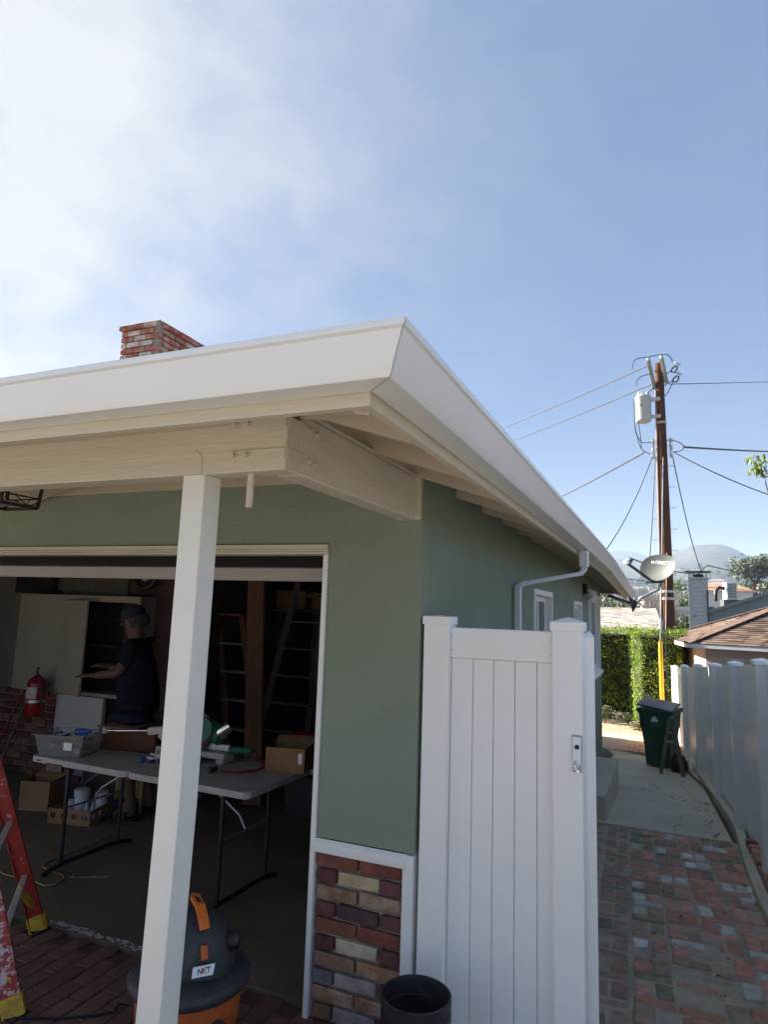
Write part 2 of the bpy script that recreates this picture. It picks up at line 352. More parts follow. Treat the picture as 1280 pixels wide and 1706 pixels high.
# brick meshes: a few worn variants, unit block centred at the origin, scaled per use
def brick_mesh(jit, bev=0.06, seed=0):
    random.seed(seed); mb = MB(); mb.box((-.5, -.5, -.5), (.5, .5, .5))
    o = mb.build('brick', b_red, bevel=bev, seg=1, jitter=jit, smooth=False)
    me = o.data; bpy.data.objects.remove(o); return me
def sized_bricks(dims, jit, bev, n, seed, top_uneven=0.0):
    out = []
    for k in range(n):
        random.seed(seed + k); mb = MB(); mb.box([-d / 2 for d in dims], [d / 2 for d in dims])
        o = mb.build('brick', b_red, bevel=bev, seg=1, jitter=jit, smooth=False); me = o.data; bpy.data.objects.remove(o); out.append(me)
    return out

# ---- brick path beside the house: basket of two lengthwise bricks and one crosswise
path = struct(bpy.data.objects.new('brick_path', None)); COL.objects.link(path)
bed = MB()
po = Vector((.593, 5.33)); pd = Vector((.227, -4.31)).normalized(); pn = Vector((-pd.y, pd.x))
def PXY(s, t): q = po + pd * s + pn * t; return q.x, q.y
sl = math.atan(0.073)
vs = []; ss_ = [0.0 + i * .35 for i in range(18)]
for s_ in ss_:
    for t_ in (-.62, 0, .5, 1.06): x, y = PXY(s_, t_); vs.append((x, y, -0.1 - 0.073 * y - 0.012))
bed.add(vs, [(i * 4 + k, i * 4 + k + 1, i * 4 + k + 5, i * 4 + k + 4) for i in range(17) for k in range(3)])
bed.build('mortar_bed', m_pathbed, path)
len_b = sized_bricks((.099, .200, .05), .006, .011, 6, 40); crs_b = sized_bricks((.210, .080, .05), .0055, .011, 6, 60)
random.seed(5)
ang = math.atan2(pd.y, pd.x) + math.pi / 2
def paver(me, s, t, mat, dz=0, rot=0):
    x, y = PXY(s, t); z = -0.1 - 0.073 * y - 0.0275 + dz
    o = inst(random.choice(me), 'brick', path, (x, y, z), (-sl + random.uniform(-.012, .012), random.uniform(-.02, .02), ang + rot + random.uniform(-.035, .035)), mat=mat); return o
cols = [(0.118, 0), (0.346, .09), (0.577, .2), (0.81, -.03)]
for ci, (tc_, off) in enumerate(cols):
    s = 0.02 + off * .5
    while s < 5.2:
        f = min(1, max(0, (s - 2.0) / 2))
        pool = [p_pink] * 5 + [p_orange] * 2 + [p_white] * 3 + [p_brown] * 2
        if ci <= 1: pool += [p_moss] * (2 if ci == 0 else 0) + [p_brown] * 2
        if s < .7 and ci != 2: pool += [p_moss] * 5
        mess = 1.0 if s < 2.2 else 2.6
        dz = lambda: random.uniform(-.006, .005) * mess
        paver(len_b, s + .107, tc_ - .054, random.choice(pool), dz(), random.uniform(-.02, .02) * mess)
        paver(len_b, s + .107, tc_ + .056, random.choice(pool), dz(), random.uniform(-.02, .02) * mess)
        paver(crs_b, s + .262, tc_, random.choice(pool + [p_pink] * 3), dz(), random.uniform(-.015, .015) * mess)
        s += .318 + random.uniform(-.006, .006)
s = 0.02
while s < 5.0:                                   # right hand edge strip by the kerb
    paver(len_b, s + .1, 0.955, random.choice([p_pink, p_brown, p_white, p_moss, p_orange]), random.uniform(-.006, .004)); s += .222
s = -0.02
while s < 5.2:                                   # older maroon strip along the house with wide mortar
    pool = [p_maroon] * 6 + [p_brown] * 2 + ([p_moss] if s > .6 else [])
    for t_ in (-.058, -.168): paver(len_b, s + .11, t_, random.choice(pool), random.uniform(-.010, -.002))
    paver(crs_b, s + .27, -.115, random.choice(pool), random.uniform(-.010, -.002))
    if s < 3.4: paver(crs_b, s + .10, -.345, p_maroon, -.006); paver(crs_b, s + .21, -.345, p_maroon, -.008)
    s += .330
m_weed = leafmat('joint_weeds', (.06, .09, .02), (.14, .17, .05), 9.0)
random.seed(91); mb = MB()
for c_ in range(60):
    s = random.uniform(.1, 4.6); t = random.choice([0.0, .232, .232, .462, .69, .87]) + random.gauss(0, .012) if random.random() < .7 else random.uniform(0, .3)
    x, y = PXY(s, t)
    for k in range(random.randint(6, 16)):
        px_, py_ = x + random.gauss(0, .015), y + random.gauss(0, .03); z = -0.1 - .073 * py_ - .006; L = random.uniform(.004, .011); a = random.uniform(0, 6.28); d = Vector((math.cos(a), math.sin(a), random.uniform(.1, 1))) * L; n_ = Vector((-math.sin(a), math.cos(a), 0)) * L * .45; q = Vector((px_, py_, z))
        mb.add([q, q + d * .5 - n_, q + d, q + d * .5 + n_], [(0, 1, 2, 3)])
mb.build('joint_weeds', m_weed, path, recalc=False)['kind'] = 'stuff'
# ---- concrete walk with joints, step
def sheet(name, quads, mat, parent=None):
    mb = MB()
    for q in quads: mb.add(q, [(0, 1, 2, 3)])
    return mb.build(name, mat, parent, recalc=False)
walk = struct(bpy.data.objects.new('concrete_walk', None)); COL.objects.link(walk)
gq = lambda x, y, d=0.0: (x, y, -0.1 - 0.073 * y + d)
ysj = [5.36, 7.15, 9.33, 12.2]
for a, b in zip(ysj, ysj[1:]):
    mb = MB(); sA = 5.33 - a; x0 = 0.0 if a < 9 else -2.6
    mb.prism([gq(x0, a + .006 + (.0 if a > 5.4 else 0), 0), gq(1.62 - (a - 5.3) * .035, a + .006, 0), gq(1.62 - (b - 5.3) * .035, b - .006, 0), gq(x0, b - .006, 0)], (0, 0, -.08))
    mb.build('slab', m_conc, walk, bevel=.006)
mb = MB(); mb.prism([(0.004, 5.46, -.235), (.335, 5.46, -.235), (.335, 7.7, -.235), (.004, 7.7, -.235)], (0, 0, -.55))
tag(mb.build('concrete_step', m_conc, bevel=.012, seg=2), 'low grey concrete step against the green wall beside the walk', 'step')
# ---- kerb, brick edging, mulch, litter
kpts = [(1.70, 1.0), (1.66, 2.2), (1.62, 3.4), (1.63, 4.5), (1.67, 5.6), (1.655, 6.6), (1.60, 7.6), (1.53, 8.8), (1.44, 10.4), (1.36, 12.2)]
mb = MB()
for (xa, ya), (xb, yb) in zip(kpts, kpts[1:]):
    vs = [gq(xa, ya, -.05), gq(xa + .004, ya, .058), gq(xa + .085, ya, .062), gq(xa + .09, ya, -.05), gq(xb, yb, -.05), gq(xb + .004, yb, .058), gq(xb + .085, yb, .062), gq(xb + .09, yb, -.05)]
    mb.add(vs, [(0, 1, 5, 4), (1, 2, 6, 5), (2, 3, 7, 6)])
struct(mb.build('kerb', m_conc, recalc=True))
edge = thing('brick_edging', 'short row of old red edging bricks between path kerb and white fence', 'brick edging', (0, 0, 0))
edge_b = sized_bricks((.19, .10, .16), .005, .010, 4, 80)
random.seed(9)
for i in range(16):
    y = 5.0 - i * .112; t = (5 - y) / 4; x = 1.745 + .02 * t
    inst(random.choice(edge_b), 'brick', edge, (x + .055, y, -0.1 - .073 * y + .045 + random.uniform(-.012, .008)), (random.uniform(-.08, .08) - sl, random.uniform(-.05, .05), random.uniform(-.06, .06)), mat=random.choice([b_red, p_pink, p_brown, p_orange, p_brown]))
m_mulch = M('mulch', (0.075, 0.028, 0.018), 0.9, 0.4, 20, 0.3, 90, 0.2)
mb = MB(); random.seed(3)
for k in range(5200):
    y = random.uniform(2.2, 13); xk = 1.66 if y < 7 else lerp(1.66, 1.40, (y - 7) / 5)
    x = xk + .08 + random.random() * .3; z = -0.1 - .073 * y + random.uniform(-.01, .03); L = random.uniform(.01, .035); w = random.uniform(.004, .012)
    a = random.uniform(0, 6.28); p = random.uniform(-.5, .5)
    d = Vector((math.cos(a) * math.cos(p), math.sin(a) * math.cos(p), math.sin(p))) * L; c = Vector((x, y, z)); n_ = d.cross(Vector((0, 0, 1))).normalized() * w
    mb.add([c - d - n_, c + d - n_, c + d + n_, c - d + n_, c - d * .8 + Vector((0, 0, w)), c + d * .8 + Vector((0, 0, w))], [(0, 1, 5, 4), (2, 3, 4, 5), (0, 4, 3), (1, 2, 5)])
struct(mb.build('mulch', m_mulch, recalc=False), 'stuff')
m_litter = M('dead_leaves', (0.07, 0.045, 0.03), 0.85, 0.5, 30, 0)
mb = MB(); random.seed(17)
cl_ = [(1.35, 6.3, .12), (1.45, 6.9, .1), (1.2, 7.6, .16), (.85, 8.3, .2), (1.3, 9.0, .12), (1.1, 5.7, .12), (1.45, 5.55, .12), (.7, 7.9, .1), (1.5, 8.2, .08), (1.5, 7.4, .06), (1.3, 3.4, .5), (1.4, 2.2, .3)]
for cx, cy, sp in cl_:
    for k in range(11):
        x = min(1.6, random.gauss(cx, sp)); y = random.gauss(cy, sp * 1.0); L = random.uniform(.008, .03); a = random.uniform(0, 6.3)
        z = -0.1 - .073 * y + .004; d = Vector((math.cos(a), math.sin(a), 0)) * L; n_ = Vector((-d.y, d.x, 0)) * random.uniform(.2, .6); c = Vector((x, y, z))
        mb.add([c - d, c - n_ + Vector((0, 0, .006)), c + d + Vector((0, 0, .004)), c + n_ + Vector((0, 0, .008))], [(0, 1, 2, 3)])
struct(mb.build('leaf_litter', m_litter, recalc=False), 'stuff')
# ---- brick patio behind the walk (too small to pick apart)
pat = struct(bpy.data.objects.new('brick_patio', None)); COL.objects.link(pat)
sheet('patio_bed', [[(-3.4, 9.4, -.80), (.45, 12.2, -.985), (2.0, 15.9, -.995), (-3.4, 17.2, -1.0)]], m_pathbed, pat)
mb = MB(); random.seed(21)
for j in range(50):
    for i in range(26):
        x = -3.0 + i * .215 + (j % 2) * .107; y = 10.9 + j * .107
        if x > .9 + (y - 11) * .2 or y > 15.9 or y < 12.23 - (0.5 - x) * .0 and x > -2.6: continue
        z = -.96 - .01 * random.random(); mb.cur = random.choice([0, 0, 0, 1, 1, 2]); c = (x, y, z)
        mb.cbox(c, (.195, .088, .05), Matrix.Rotation(0, 4, 'Z'))
t_ = mb.build('patio_bricks', [p_pink, p_orange, b_cream], pat); t_['kind'] = 'stuff'
# ---- brick forecourt and garage slab
fore = struct(bpy.data.objects.new('brick_forecourt', None)); COL.objects.link(fore)
mb = MB(); mb.add([(-6, -6, -.018), (.0, -6, -.018), (.0, .07, -.018), (-6, .07, -.018)], [(0, 1, 2, 3)]); mb.build('mortar_bed', M('forecourt_bed', (0.10, 0.062, 0.046), .9, .25, 8, .6, 90, .2), fore, recalc=False)
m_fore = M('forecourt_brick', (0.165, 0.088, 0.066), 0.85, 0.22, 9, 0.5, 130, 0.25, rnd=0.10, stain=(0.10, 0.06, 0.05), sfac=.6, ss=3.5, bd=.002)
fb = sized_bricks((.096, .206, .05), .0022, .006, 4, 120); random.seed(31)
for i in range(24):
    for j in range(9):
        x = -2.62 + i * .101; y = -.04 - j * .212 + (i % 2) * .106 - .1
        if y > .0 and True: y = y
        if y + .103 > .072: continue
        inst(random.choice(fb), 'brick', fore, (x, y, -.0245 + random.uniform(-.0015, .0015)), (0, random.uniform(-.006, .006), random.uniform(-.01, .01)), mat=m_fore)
slab = struct(bpy.data.objects.new('garage_floor', None)); COL.objects.link(slab)
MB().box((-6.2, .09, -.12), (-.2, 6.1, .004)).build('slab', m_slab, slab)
m_paintmark = M('white_scuff', (0.42, 0.40, 0.36), 0.9, 0.3, 30, 0.5, 80)
mb = MB(); random.seed(8)
for k in range(170):      # spilt mortar along the slab edge
    t = random.random(); x = lerp(-2.22, -1.45, t); y = .115 + random.gauss(0, .012); s = random.uniform(.004, .014)
    mb.add([(x - s, y - s * .5, .005), (x + s, y - s * .6, .0065), (x + s * .8, y + s * .6, .005), (x - s * .7, y + s * .5, .0075)], [(0, 1, 2, 3)])
for k in range(60):
    t = random.random(); x = lerp(-2.63, -2.4, t); y = lerp(.59, .72, t) + random.gauss(0, .006); s = random.uniform(.004, .012)
    mb.add([(x - s, y - s * .5, .005), (x + s, y - s * .6, .006), (x + s * .8, y + s * .6, .005), (x - s * .7, y + s * .5, .006)], [(0, 1, 2, 3)])
mb.build('mortar_scuffs', m_paintmark, slab, recalc=False)

# ================================================================ HOUSE
house = thing('house', 'sage green stucco house with white eaves, open garage and brick chimney', 'house')
FX, FY = .41, -1.519            # outer faces of the side / front fascia
def dz(y):                      # the long eave drops a little towards its far end
    if y < 2.5: return 0.0
    if y < 4.6: return -.012 * (y - 2.5) / 2.1
    if y < 9.3: return -.012 - .15 * ((y - 4.6) / 4.2)
    return -.18
def zdeck(x, y):
    d = min(FX - x, y - FY, 8.2 + x); w = max(0, min(1, (x + 1.5) / 1.5))
    return 2.385 + d / 3 + dz(y) * w
# walls
def wallpiece(name, a, b): return MB().box(a, b).build(name, m_stucco, house)

mb = MB(); mb.prism([(-6.0, 0, 2.123), (-.486, 0, 2.123), (-.486, 0, .763), (0, 0, .763), (0, 0, 2.50), (-.2, 0, 2.56), (-6, 0, 2.56)], (0, .13, 0)); mb.build('wall', m_stucco, house, bevel=.004, seg=2)
wallpiece('wall', (-6.3, 0, -.1), (-5.4, .13, 2.12))
w1, w2, w3 = (2.80, 3.76, -.2, 2.03), (5.44, 6.25, .95, 1.99), (7.12, 8.75, .93, 2.13)
TOPZ = 2.505
mb = MB()
edges = [.131, w1[0], w1[1], w2[0], w2[1], w3[0], w3[1], 9.02]
for k in range(7):
    a, b = edges[k], edges[k + 1]
    if k % 2 == 0: mb.box((-.13, a, -1.0), (0, b, TOPZ + dz((a + b) / 2)))
    else:
        w = (w1, w2, w3)[k // 2]; mb.box((-.13, a, -1.0), (0, b, w[2])); mb.box((-.13, a, w[3]), (0, b, TOPZ + dz((a + b) / 2)))
mb.box((-7.5, 8.9, -1.0), (-.131, 9.02, 2.5)); mb.build('side_wall', m_stucco, house)
# windows
def window(w, depth=.075, fw=.05, split=1, sill=True):
    y0, y1, z0, z1 = w
    f = MB(); f.box((-depth, y0 + .002, z0), (.016, y0 + fw, z1)); f.box((-depth, y1 - fw, z0), (.016, y1 - .002, z1)); f.box((-depth, y0 + fw, z1 - fw), (.016, y1 - fw, z1 - .002)); f.box((-depth, y0 + fw, z0 + .002), (.016, y1 - fw, z0 + fw))
    fr = f.build('window', m_white, house, bevel=.004)
    g = MB()
    ym = (y0 + y1) / 2
    g.box((-.075, y0 + fw, z0 + fw), (-.045, y0 + fw + .04, z1 - fw)); g.box((-.075, y1 - fw - .04, z0 + fw), (-.045, y1 - fw, z1 - fw)); g.box((-.075, y0 + fw + .04, z1 - fw - .05), (-.045, y1 - fw - .04, z1 - fw)); g.box((-.075, y0 + fw + .04, z0 + fw), (-.045, y1 - fw - .04, z0 + fw + .05))
    for k in range(split): yy = lerp(y0, y1, (k + 1) / (split + 1)); g.box((-.072, yy - .02, z0 + fw + .05), (-.042, yy + .02, z1 - fw - .05))
    g.build('sash', m_white, fr, bevel=.003)
    MB().box((-.068, y0 + fw, z0 + fw), (-.060, y1 - fw, z1 - fw)).build('pane', m_glass, fr)
    if sill: MB().box((.0165, y0 - .04, z0 - .045), (.05, y1 + .04, z0 + .012)).build('sill', m_white, fr, bevel=.004)
window(w1, sill=False); window(w2); window(w3)
# brick pier under the stucco, with its white cap and corner board
pier = MB().box((-.478, .024, -.06), (-.062, .13, .70)).build('brick_pier', m_mortar, house)
fullb = sized_bricks((.203, .09, .058), .0028, .0055, 6, 200); halfb = sized_bricks((.096, .09, .058), .0028, .0055, 6, 220)
rows = [(b_red, b_red), (b_purple, b_tan, b_purple), (b_orange, b_orange), (b_purple, b_dark, b_purple), (b_red, b_red), (b_purple, b_cream, b_purple), (b_brown, b_orange), (b_blue, b_grey, b_purple), (b_orange, b_orange), (b_brown, b_grey, b_purple), (b_red, b_purple)]
random.seed(2)
for r_, row in enumerate(rows):
    z = .672 - r_ * .0705
    if len(row) == 2: lay = [(-.373, fullb), (-.160, fullb)]
    else: lay = [(-.427, halfb), (-.268, fullb), (-.108, halfb)]
    for (x, me), mt in zip(lay, row):
        inst(random.choice(me), 'brick', pier, (x + random.uniform(-.002, .002), .044 + random.uniform(-.002, .002), z + random.uniform(-.0015, .0015)), (random.uniform(-.01, .01), random.uniform(-.012, .012), random.uniform(-.008, .008)), mat=mt)
mb = MB(); mb.prism([(-.492, -.018, .702), (-.492, -.022, .742), (-.492, .0, .762), (-.492, .0, .702)], (.46, 0, 0)); mb.build('pier_cap', m_white, house, bevel=.003)
MB().box((-.052, -.012, -.1), (-.003, .128, .758)).build('corner_board', m_white, house, bevel=.003)
# garage door frame and door
MB().box((-.513, -.012, -.02), (-.487, .15, 2.073)).build('door_jamb', m_white, house, bevel=.003)
tr = MB(); tr.box((-5.5, -.022, 2.100), (-.487, .02, 2.122)); tr.box((-5.5, -.016, 2.088), (-.487, .02, 2.099)); tr.box((-5.5, -.009, 2.074), (-.487, .1, 2.087)); tr.build('door_trim', m_cream, house, bevel=.002)
door = MB().box((-5.35, .26, 1.950), (-.53, .30, 2.025)).build('garage_door', M('door_paint', (.42, .38, .33), .5, .06, 3, .1, 40), house, bevel=.006)
MB().box((-5.35, .295, 2.125), (-.53, 2.25, 2.165)).build('door_leaf', M('door_back', (.25, .23, .21), .6, .06, 3, .1, 40), house)
MB().box((-5.35, .20, 2.028), (-.53, .255, 2.12)).build('seal_gap_shade', m_dark, house)  # seal enlarged to a black box that paints the door gap's shade
MB().box((-7.5, 9.04, -1.2), (-1.45, 13.7, 2.7)).build('unseen_wing_wall', m_stucco, house)  # wing out of view, placed and sized to shade walk, bin and fence
MB().prism([(-.95, 9.3, 2.70), (-4.2, 9.3, 3.7), (-7.9, 9.3, 2.6), (-7.9, 9.3, 2.5), (-.95, 9.3, 2.6)], (0, 4.75, 0)).build('unseen_wing_roof', m_shingle, house)
# garage interior
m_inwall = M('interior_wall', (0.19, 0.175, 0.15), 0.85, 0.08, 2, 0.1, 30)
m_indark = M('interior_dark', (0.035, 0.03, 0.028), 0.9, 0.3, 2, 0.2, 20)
MB().box((-6.2, 2.32, 0), (-3.32, 2.42, 2.45)).build('interior_wall', m_inwall, house)
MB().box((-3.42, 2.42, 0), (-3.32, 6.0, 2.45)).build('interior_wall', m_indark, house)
MB().box((-6.3, .13, -.05), (-6.2, 6.0, 2.45)).build('interior_wall', m_inwall, house)
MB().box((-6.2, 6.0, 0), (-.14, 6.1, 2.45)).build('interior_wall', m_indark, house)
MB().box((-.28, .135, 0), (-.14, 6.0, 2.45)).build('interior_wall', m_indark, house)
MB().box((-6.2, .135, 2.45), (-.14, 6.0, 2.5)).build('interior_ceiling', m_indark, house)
wain = MB().box((-6.1, 2.29, 0), (-4.36, 2.318, .86)).build('interior_brick_wall', m_mortar, house)
ib = sized_bricks((.2, .05, .056), .002, .004, 3, 300); random.seed(6)
for r_ in range(12):
    for c_ in range(8):
        x = -5.98 + c_ * .215 + (r_ % 2) * .107
        if x > -4.47: continue
        inst(random.choice(ib), 'brick', wain, (x, 2.282, .035 + r_ * .071), mat=random.choice([b_red, b_purple, b_brown, b_purple]))
MB().box((-3.97, 2.27, .3), (-3.36, 2.31, 2.35)).build('brown_panel', M('brown_board', (.055, .028, .02), .7, .2, 3, .2, 30), house)
# roof: deck, shingles on it, rafters, fascia
SL = 1 / 3
def roofsheet(off, name, mat, inset=0.0, lim=9.25):
    x0, x1, y0, y1 = -8.2, FX - inset, FY + inset, lim
    mb = MB(); ys = [y0, 0, 1.5, 2.5, 4.6, 6.5, 8, lim]; xr = -3.895
    d = x1 - xr
    # side plane strips, front plane, far-side plane
    def P(x, y): return (x, y, zdeck(x, y) + off)
    hy = y0 + d
    side = [y for y in ys if y > y0]
    prev = None
    pts_out = [(x1, y) for y in [y0] + side]
    for a, b in zip([y0] + side, side):
        def inner(y): return (max(xr, x1 - max(0, y - y0)), y) if y - y0 < d else (xr, y)
        ia, ib_ = inner(a), inner(b)
        mb.add([P(x1, a), P(x1, b), P(*ib_), P(*ia)], [(0, 1, 2, 3)])
    mb.add([P(x1, y0), P(xr, hy), P(-8.2 + .0, hy), P(-8.2, y0)], [(0, 1, 2, 3)])
    mb.add([P(xr, hy), P(xr, lim), (-8.2, lim, 2.385 + off), (-8.2, hy, 2.385 + off)], [(0, 1, 2, 3)])
    return mb.build(name, mat, house, recalc=False)
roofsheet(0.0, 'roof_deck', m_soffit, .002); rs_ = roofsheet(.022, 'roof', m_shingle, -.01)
MB().prism([(FX, 9.25, 2.20), (-3.895, 9.25, 3.66), (-8.0, 9.25, 2.2)], (0, .02, 0)).build('gable_end', m_stucco, house)
raf = MB
RD = .094
def rafter(y, x0=-1.1, x1=FX - .028):
    z0, z1 = zdeck(x0, 5) - dz(5) * 1, zdeck(x1, 5) - dz(5)
    a0 = 2.385 + (FX - x0) / 3; a1 = 2.385 + (FX - x1) / 3; e = dz(y)
    mb = MB(); mb.prism([(x0, y - .019, a0 - RD + e * .6), (x1, y - .019, a1 - RD + e), (x1, y - .019, a1 - .002 + e), (x0, y - .019, a0 - .002 + e * .6)], (0, .038, 0))
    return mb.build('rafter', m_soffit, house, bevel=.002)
yy = -1.065 + .555 * 1
for k in range(18):
    y = -.51 if k == 0 else -.012 + .555 * (k - 1)
    if y > 9.1: break
    if y > -.1: rafter(y, -.12)
    else: rafter(y, max(-1.2, -.45 + 0 * k))
def rafter_f(x, y1=-.03):
    y0 = FY + .028; a0 = 2.385 + (y0 - FY) / 3; a1 = 2.385 + (y1 - FY) / 3
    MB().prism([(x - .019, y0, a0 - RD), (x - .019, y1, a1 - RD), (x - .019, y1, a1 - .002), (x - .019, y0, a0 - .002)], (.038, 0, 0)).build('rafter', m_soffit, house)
for k in range(9): rafter_f(-.72 - .6 * k)
rafter(-1.065, -.14)
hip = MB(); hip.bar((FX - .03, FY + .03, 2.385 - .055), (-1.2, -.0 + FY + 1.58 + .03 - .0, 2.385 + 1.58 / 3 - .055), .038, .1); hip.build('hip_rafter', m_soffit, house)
FT = .025
def fascia(name, side):
    mb = MB(); zt_, zb_ = 2.385, 2.288
    if side == 'front': mb.prism([(-6.5, FY, zb_), (FX, FY, zb_), (FX - FT, FY + FT, zb_), (-6.5, FY + FT, zb_)], (0, 0, zt_ - zb_))
    else:
        ys = [FY, 0, 1.5, 2.5, 4.6, 6.0, 7.6, 9.25]
        for a, b in zip(ys, ys[1:]):
            ia = FY + FT if a == FY else a
            vs = [(FX, a, zb_ + dz(a)), (FX, b, zb_ + dz(b)), (FX - FT, b, zb_ + dz(b)), (FX - FT, ia, zb_ + dz(a))]
            vs += [(x, y, z + zt_ - zb_) for x, y, z in vs]
            mb.add(vs, [(0, 1, 5, 4), (1, 2, 6, 5), (2, 3, 7, 6), (3, 2, 1, 0), (4, 5, 6, 7)] + ([(3, 0, 4, 7)] if a == FY else []))
    return mb.build(name, m_cream, house, recalc=True)
fascia('fascia', 'front'); fascia('fascia', 'side')
# gutter: sheet profile (offset outwards, height) swept along both eaves, mitred at the corner
gp = [(.003, .132), (.003, .034), (.084, .032), (.0885, .036), (.100, .062), (.119, .100), (.129, .121), (.137, .126), (.139, .134), (.1375, .142), (.131, .1435), (.128, .139), (.128, .128), (.113, .098), (.085, .040), (.008, .041), (.008, .132)]
def gutter_run(side):
    mb = MB(); stations = [-6.5, -4, -2, -1, 'c'] if side == 'front' else ['c', -.8, 0, .8, 1.6, 2.5, 3.3, 4.6, 5.6, 6.6, 7.8, 9.3]
    n = len(gp)
    for s_ in stations:
        for o_, h_ in gp:
            z = 2.288 + h_
            if side == 'front': mb.v.append((s_, FY - o_, z) if s_ != 'c' else (FX + o_ - .0012, FY - o_, z))
            else: mb.v.append((FX + o_, s_, z + dz(s_)) if s_ != 'c' else (FX + o_, FY - o_ + .0012, z))
    for j in range(len(stations) - 1):
        for i in range(n): mb.f.append((j * n + i, j * n + (i + 1) % n, (j + 1) * n + (i + 1) % n, (j + 1) * n + i)); mb.mi.append(0)
    e = (len(stations) - 1) * n
    g_ = mb.build('gutter', m_gutter, house, smooth=True, ang=28)
    return g_
gutter_run('front'); gs = gutter_run('side')
mb = MB(); mb.v += []
cp = [(FX + o_ + .0008, FY - o_ - .0008, 2.288 + h_) for o_, h_ in gp[1:9]]
mb.tube(cp, .0014, 6); mb.build('gutter_seam', m_seam, gs)
mb = MB(); mb.prism([(FX + o_, 9.3, 2.288 + h_ + dz(9.3)) for o_, h_ in gp[:10]], (0, .004, 0)); mb.build('gutter_end_cap', m_gutter, gs)
# downspout
mb = MB(); y0 = 2.46
mb.box((FX + .012, y0 - .035, 2.19), (FX + .078, y0 + .035, 2.318))
mb.build('outlet', m_gutter, gs, bevel=.004)
mb = MB()
def spout(path_, w, d):
    vs = []; 
    for (c, ax) in path_:
        c = Vector(c); ax = Vector(ax); vs += [c + Vector((0, -w / 2, 0)) - ax * d / 2, c + Vector((0, w / 2, 0)) - ax * d / 2, c + Vector((0, w / 2, 0)) + ax * d / 2, c + Vector((0, -w / 2, 0)) + ax * d / 2]
    k = len(path_)
    mb.add(vs, [(i * 4 + j, i * 4 + (j + 1) % 4, i * 4 + 4 + (j + 1) % 4, i * 4 + 4 + j) for i in range(k - 1) for j in range(4)] + [(3, 2, 1, 0), ((k - 1) * 4, (k - 1) * 4 + 1, (k - 1) * 4 + 2, (k - 1) * 4 + 3)])
ax = Vector((1, 0, 0)); sp_ = [((FX + .045, y0, 2.19), ax), ((FX + .045, y0, 2.165), ax), ((FX + .02, y0 - .02, 2.135), (.8, 0, -.55)), ((.075, 2.02, 2.035), (.75, 0, -.6)), ((.042, 1.99, 2.01), (.95, 0, -.3)), ((.040, 1.985, 1.96), ax), ((.040, 1.985, -.2), ax)]
spout(sp_, .052, .042); mb.build('downspout', m_gutter, house, bevel=.006, seg=2)
# porch beams, straps, bolts, post
MB().box((-6.4, -1.172, 2.232), (-.03, -1.083, 2.408)).build('beam', m_cream, house, bevel=.004)
sb = MB().box((-.119, -1.0825, 2.232), (-.03, -.034, 2.432)).build('beam', m_creamy, house, bevel=.004)
MB().box((-.126, -1.08, 2.434), (-.022, -.03, 2.446)).build('beam_flashing', m_cream, house, bevel=.002)
MB().box((-.121, -.033, 2.232), (-.004, -.001, 2.44)).build('ledger_block', m_cream, house, bevel=.004)
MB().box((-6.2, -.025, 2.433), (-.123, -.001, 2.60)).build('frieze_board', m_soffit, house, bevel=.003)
for zc in (2.385, 2.284):
    st = MB(); st.box((-.235, -1.1775, zc - .018), (-.032, -1.172, zc + .018)); st.box((-.0295, -1.168, zc - .018), (-.0245, -.955, zc + .018))
    so = st.build('strap', m_cream, house, bevel=.0012)
    for x in (-.221, -.174):
        b_ = MB(); b_.cyl((x, -1.1755, zc), (x, -1.1795, zc), .0165, 16); b_.cyl((x, -1.1795, zc), (x, -1.189, zc), .0095, 6); b_.build('bolt', m_cream, so, bevel=.0008)
    for y in (-1.042, -.998):
        b_ = MB(); b_.cyl((-.0265, y, zc), (-.0225, y, zc), .0165, 16); b_.cyl((-.0225, y, zc), (-.013, y, zc), .0095, 6); b_.build('bolt', m_cream, so, bevel=.0008)
mb = MB(); mb.prism([(-.408, -1.1755, 2.232), (-.408, -1.1755, 2.285), (-.395, -1.1755, 2.305), (-.377, -1.1755, 2.316), (-.359, -1.1755, 2.305), (-.346, -1.1755, 2.285), (-.346, -1.1755, 2.232)], (0, .0032, 0)); mb.build('post_strap', m_cream, house, bevel=.0008)
mb = MB(); top = [(-.421, -1.172), (-.333, -1.172), (-.333, -1.084), (-.421, -1.084)]
for z, dx in ((-.01, -.027), (.6, -.02), (1.2, -.006), (2.231, 0)):
    for x, y in top: mb.v.append((x + dx, y, z))
for i in range(3):
    for j in range(4): mb.f.append((i * 4 + j, i * 4 + (j + 1) % 4, i * 4 + 4 + (j + 1) % 4, i * 4 + 4 + j)); mb.mi.append(0)
mb.add([mb.v[k] for k in range(4)], [(3, 2, 1, 0)]); mb.build('porch_post', m_post, house, bevel=.005, seg=2)
MB().cyl((-.185, -1.125, 2.235), (-.187, -1.125, 2.125), .0115, 14).build('conduit_stub', m_cream, house, smooth=True)
# security light
lt = MB(); lt.box((.0, 6.42, 2.10), (.055, 6.54, 2.235)); sl_ = lt.build('security_light', m_black, house, bevel=.004)
m_bulb = M('lamp_glass', (.78, .78, .76), .2, .03, 3, 0)
for y, z, d_ in ((6.50, 2.16, (.6, .45, -.65)), (6.62, 2.10, (.55, .5, -.4)), (6.43, 2.09, (.5, -.4, -.7))):
    d_ = Vector(d_).normalized(); m_ = frame((.07, y, z), d_.orthogonal(), d_)
    MB().lathe([(.018, 0), (.022, .03), (.055, .075), (.058, .1), (.03, .112), (0, .115)], n=16, m=m_).build('bulb', m_bulb, sl_, smooth=True)
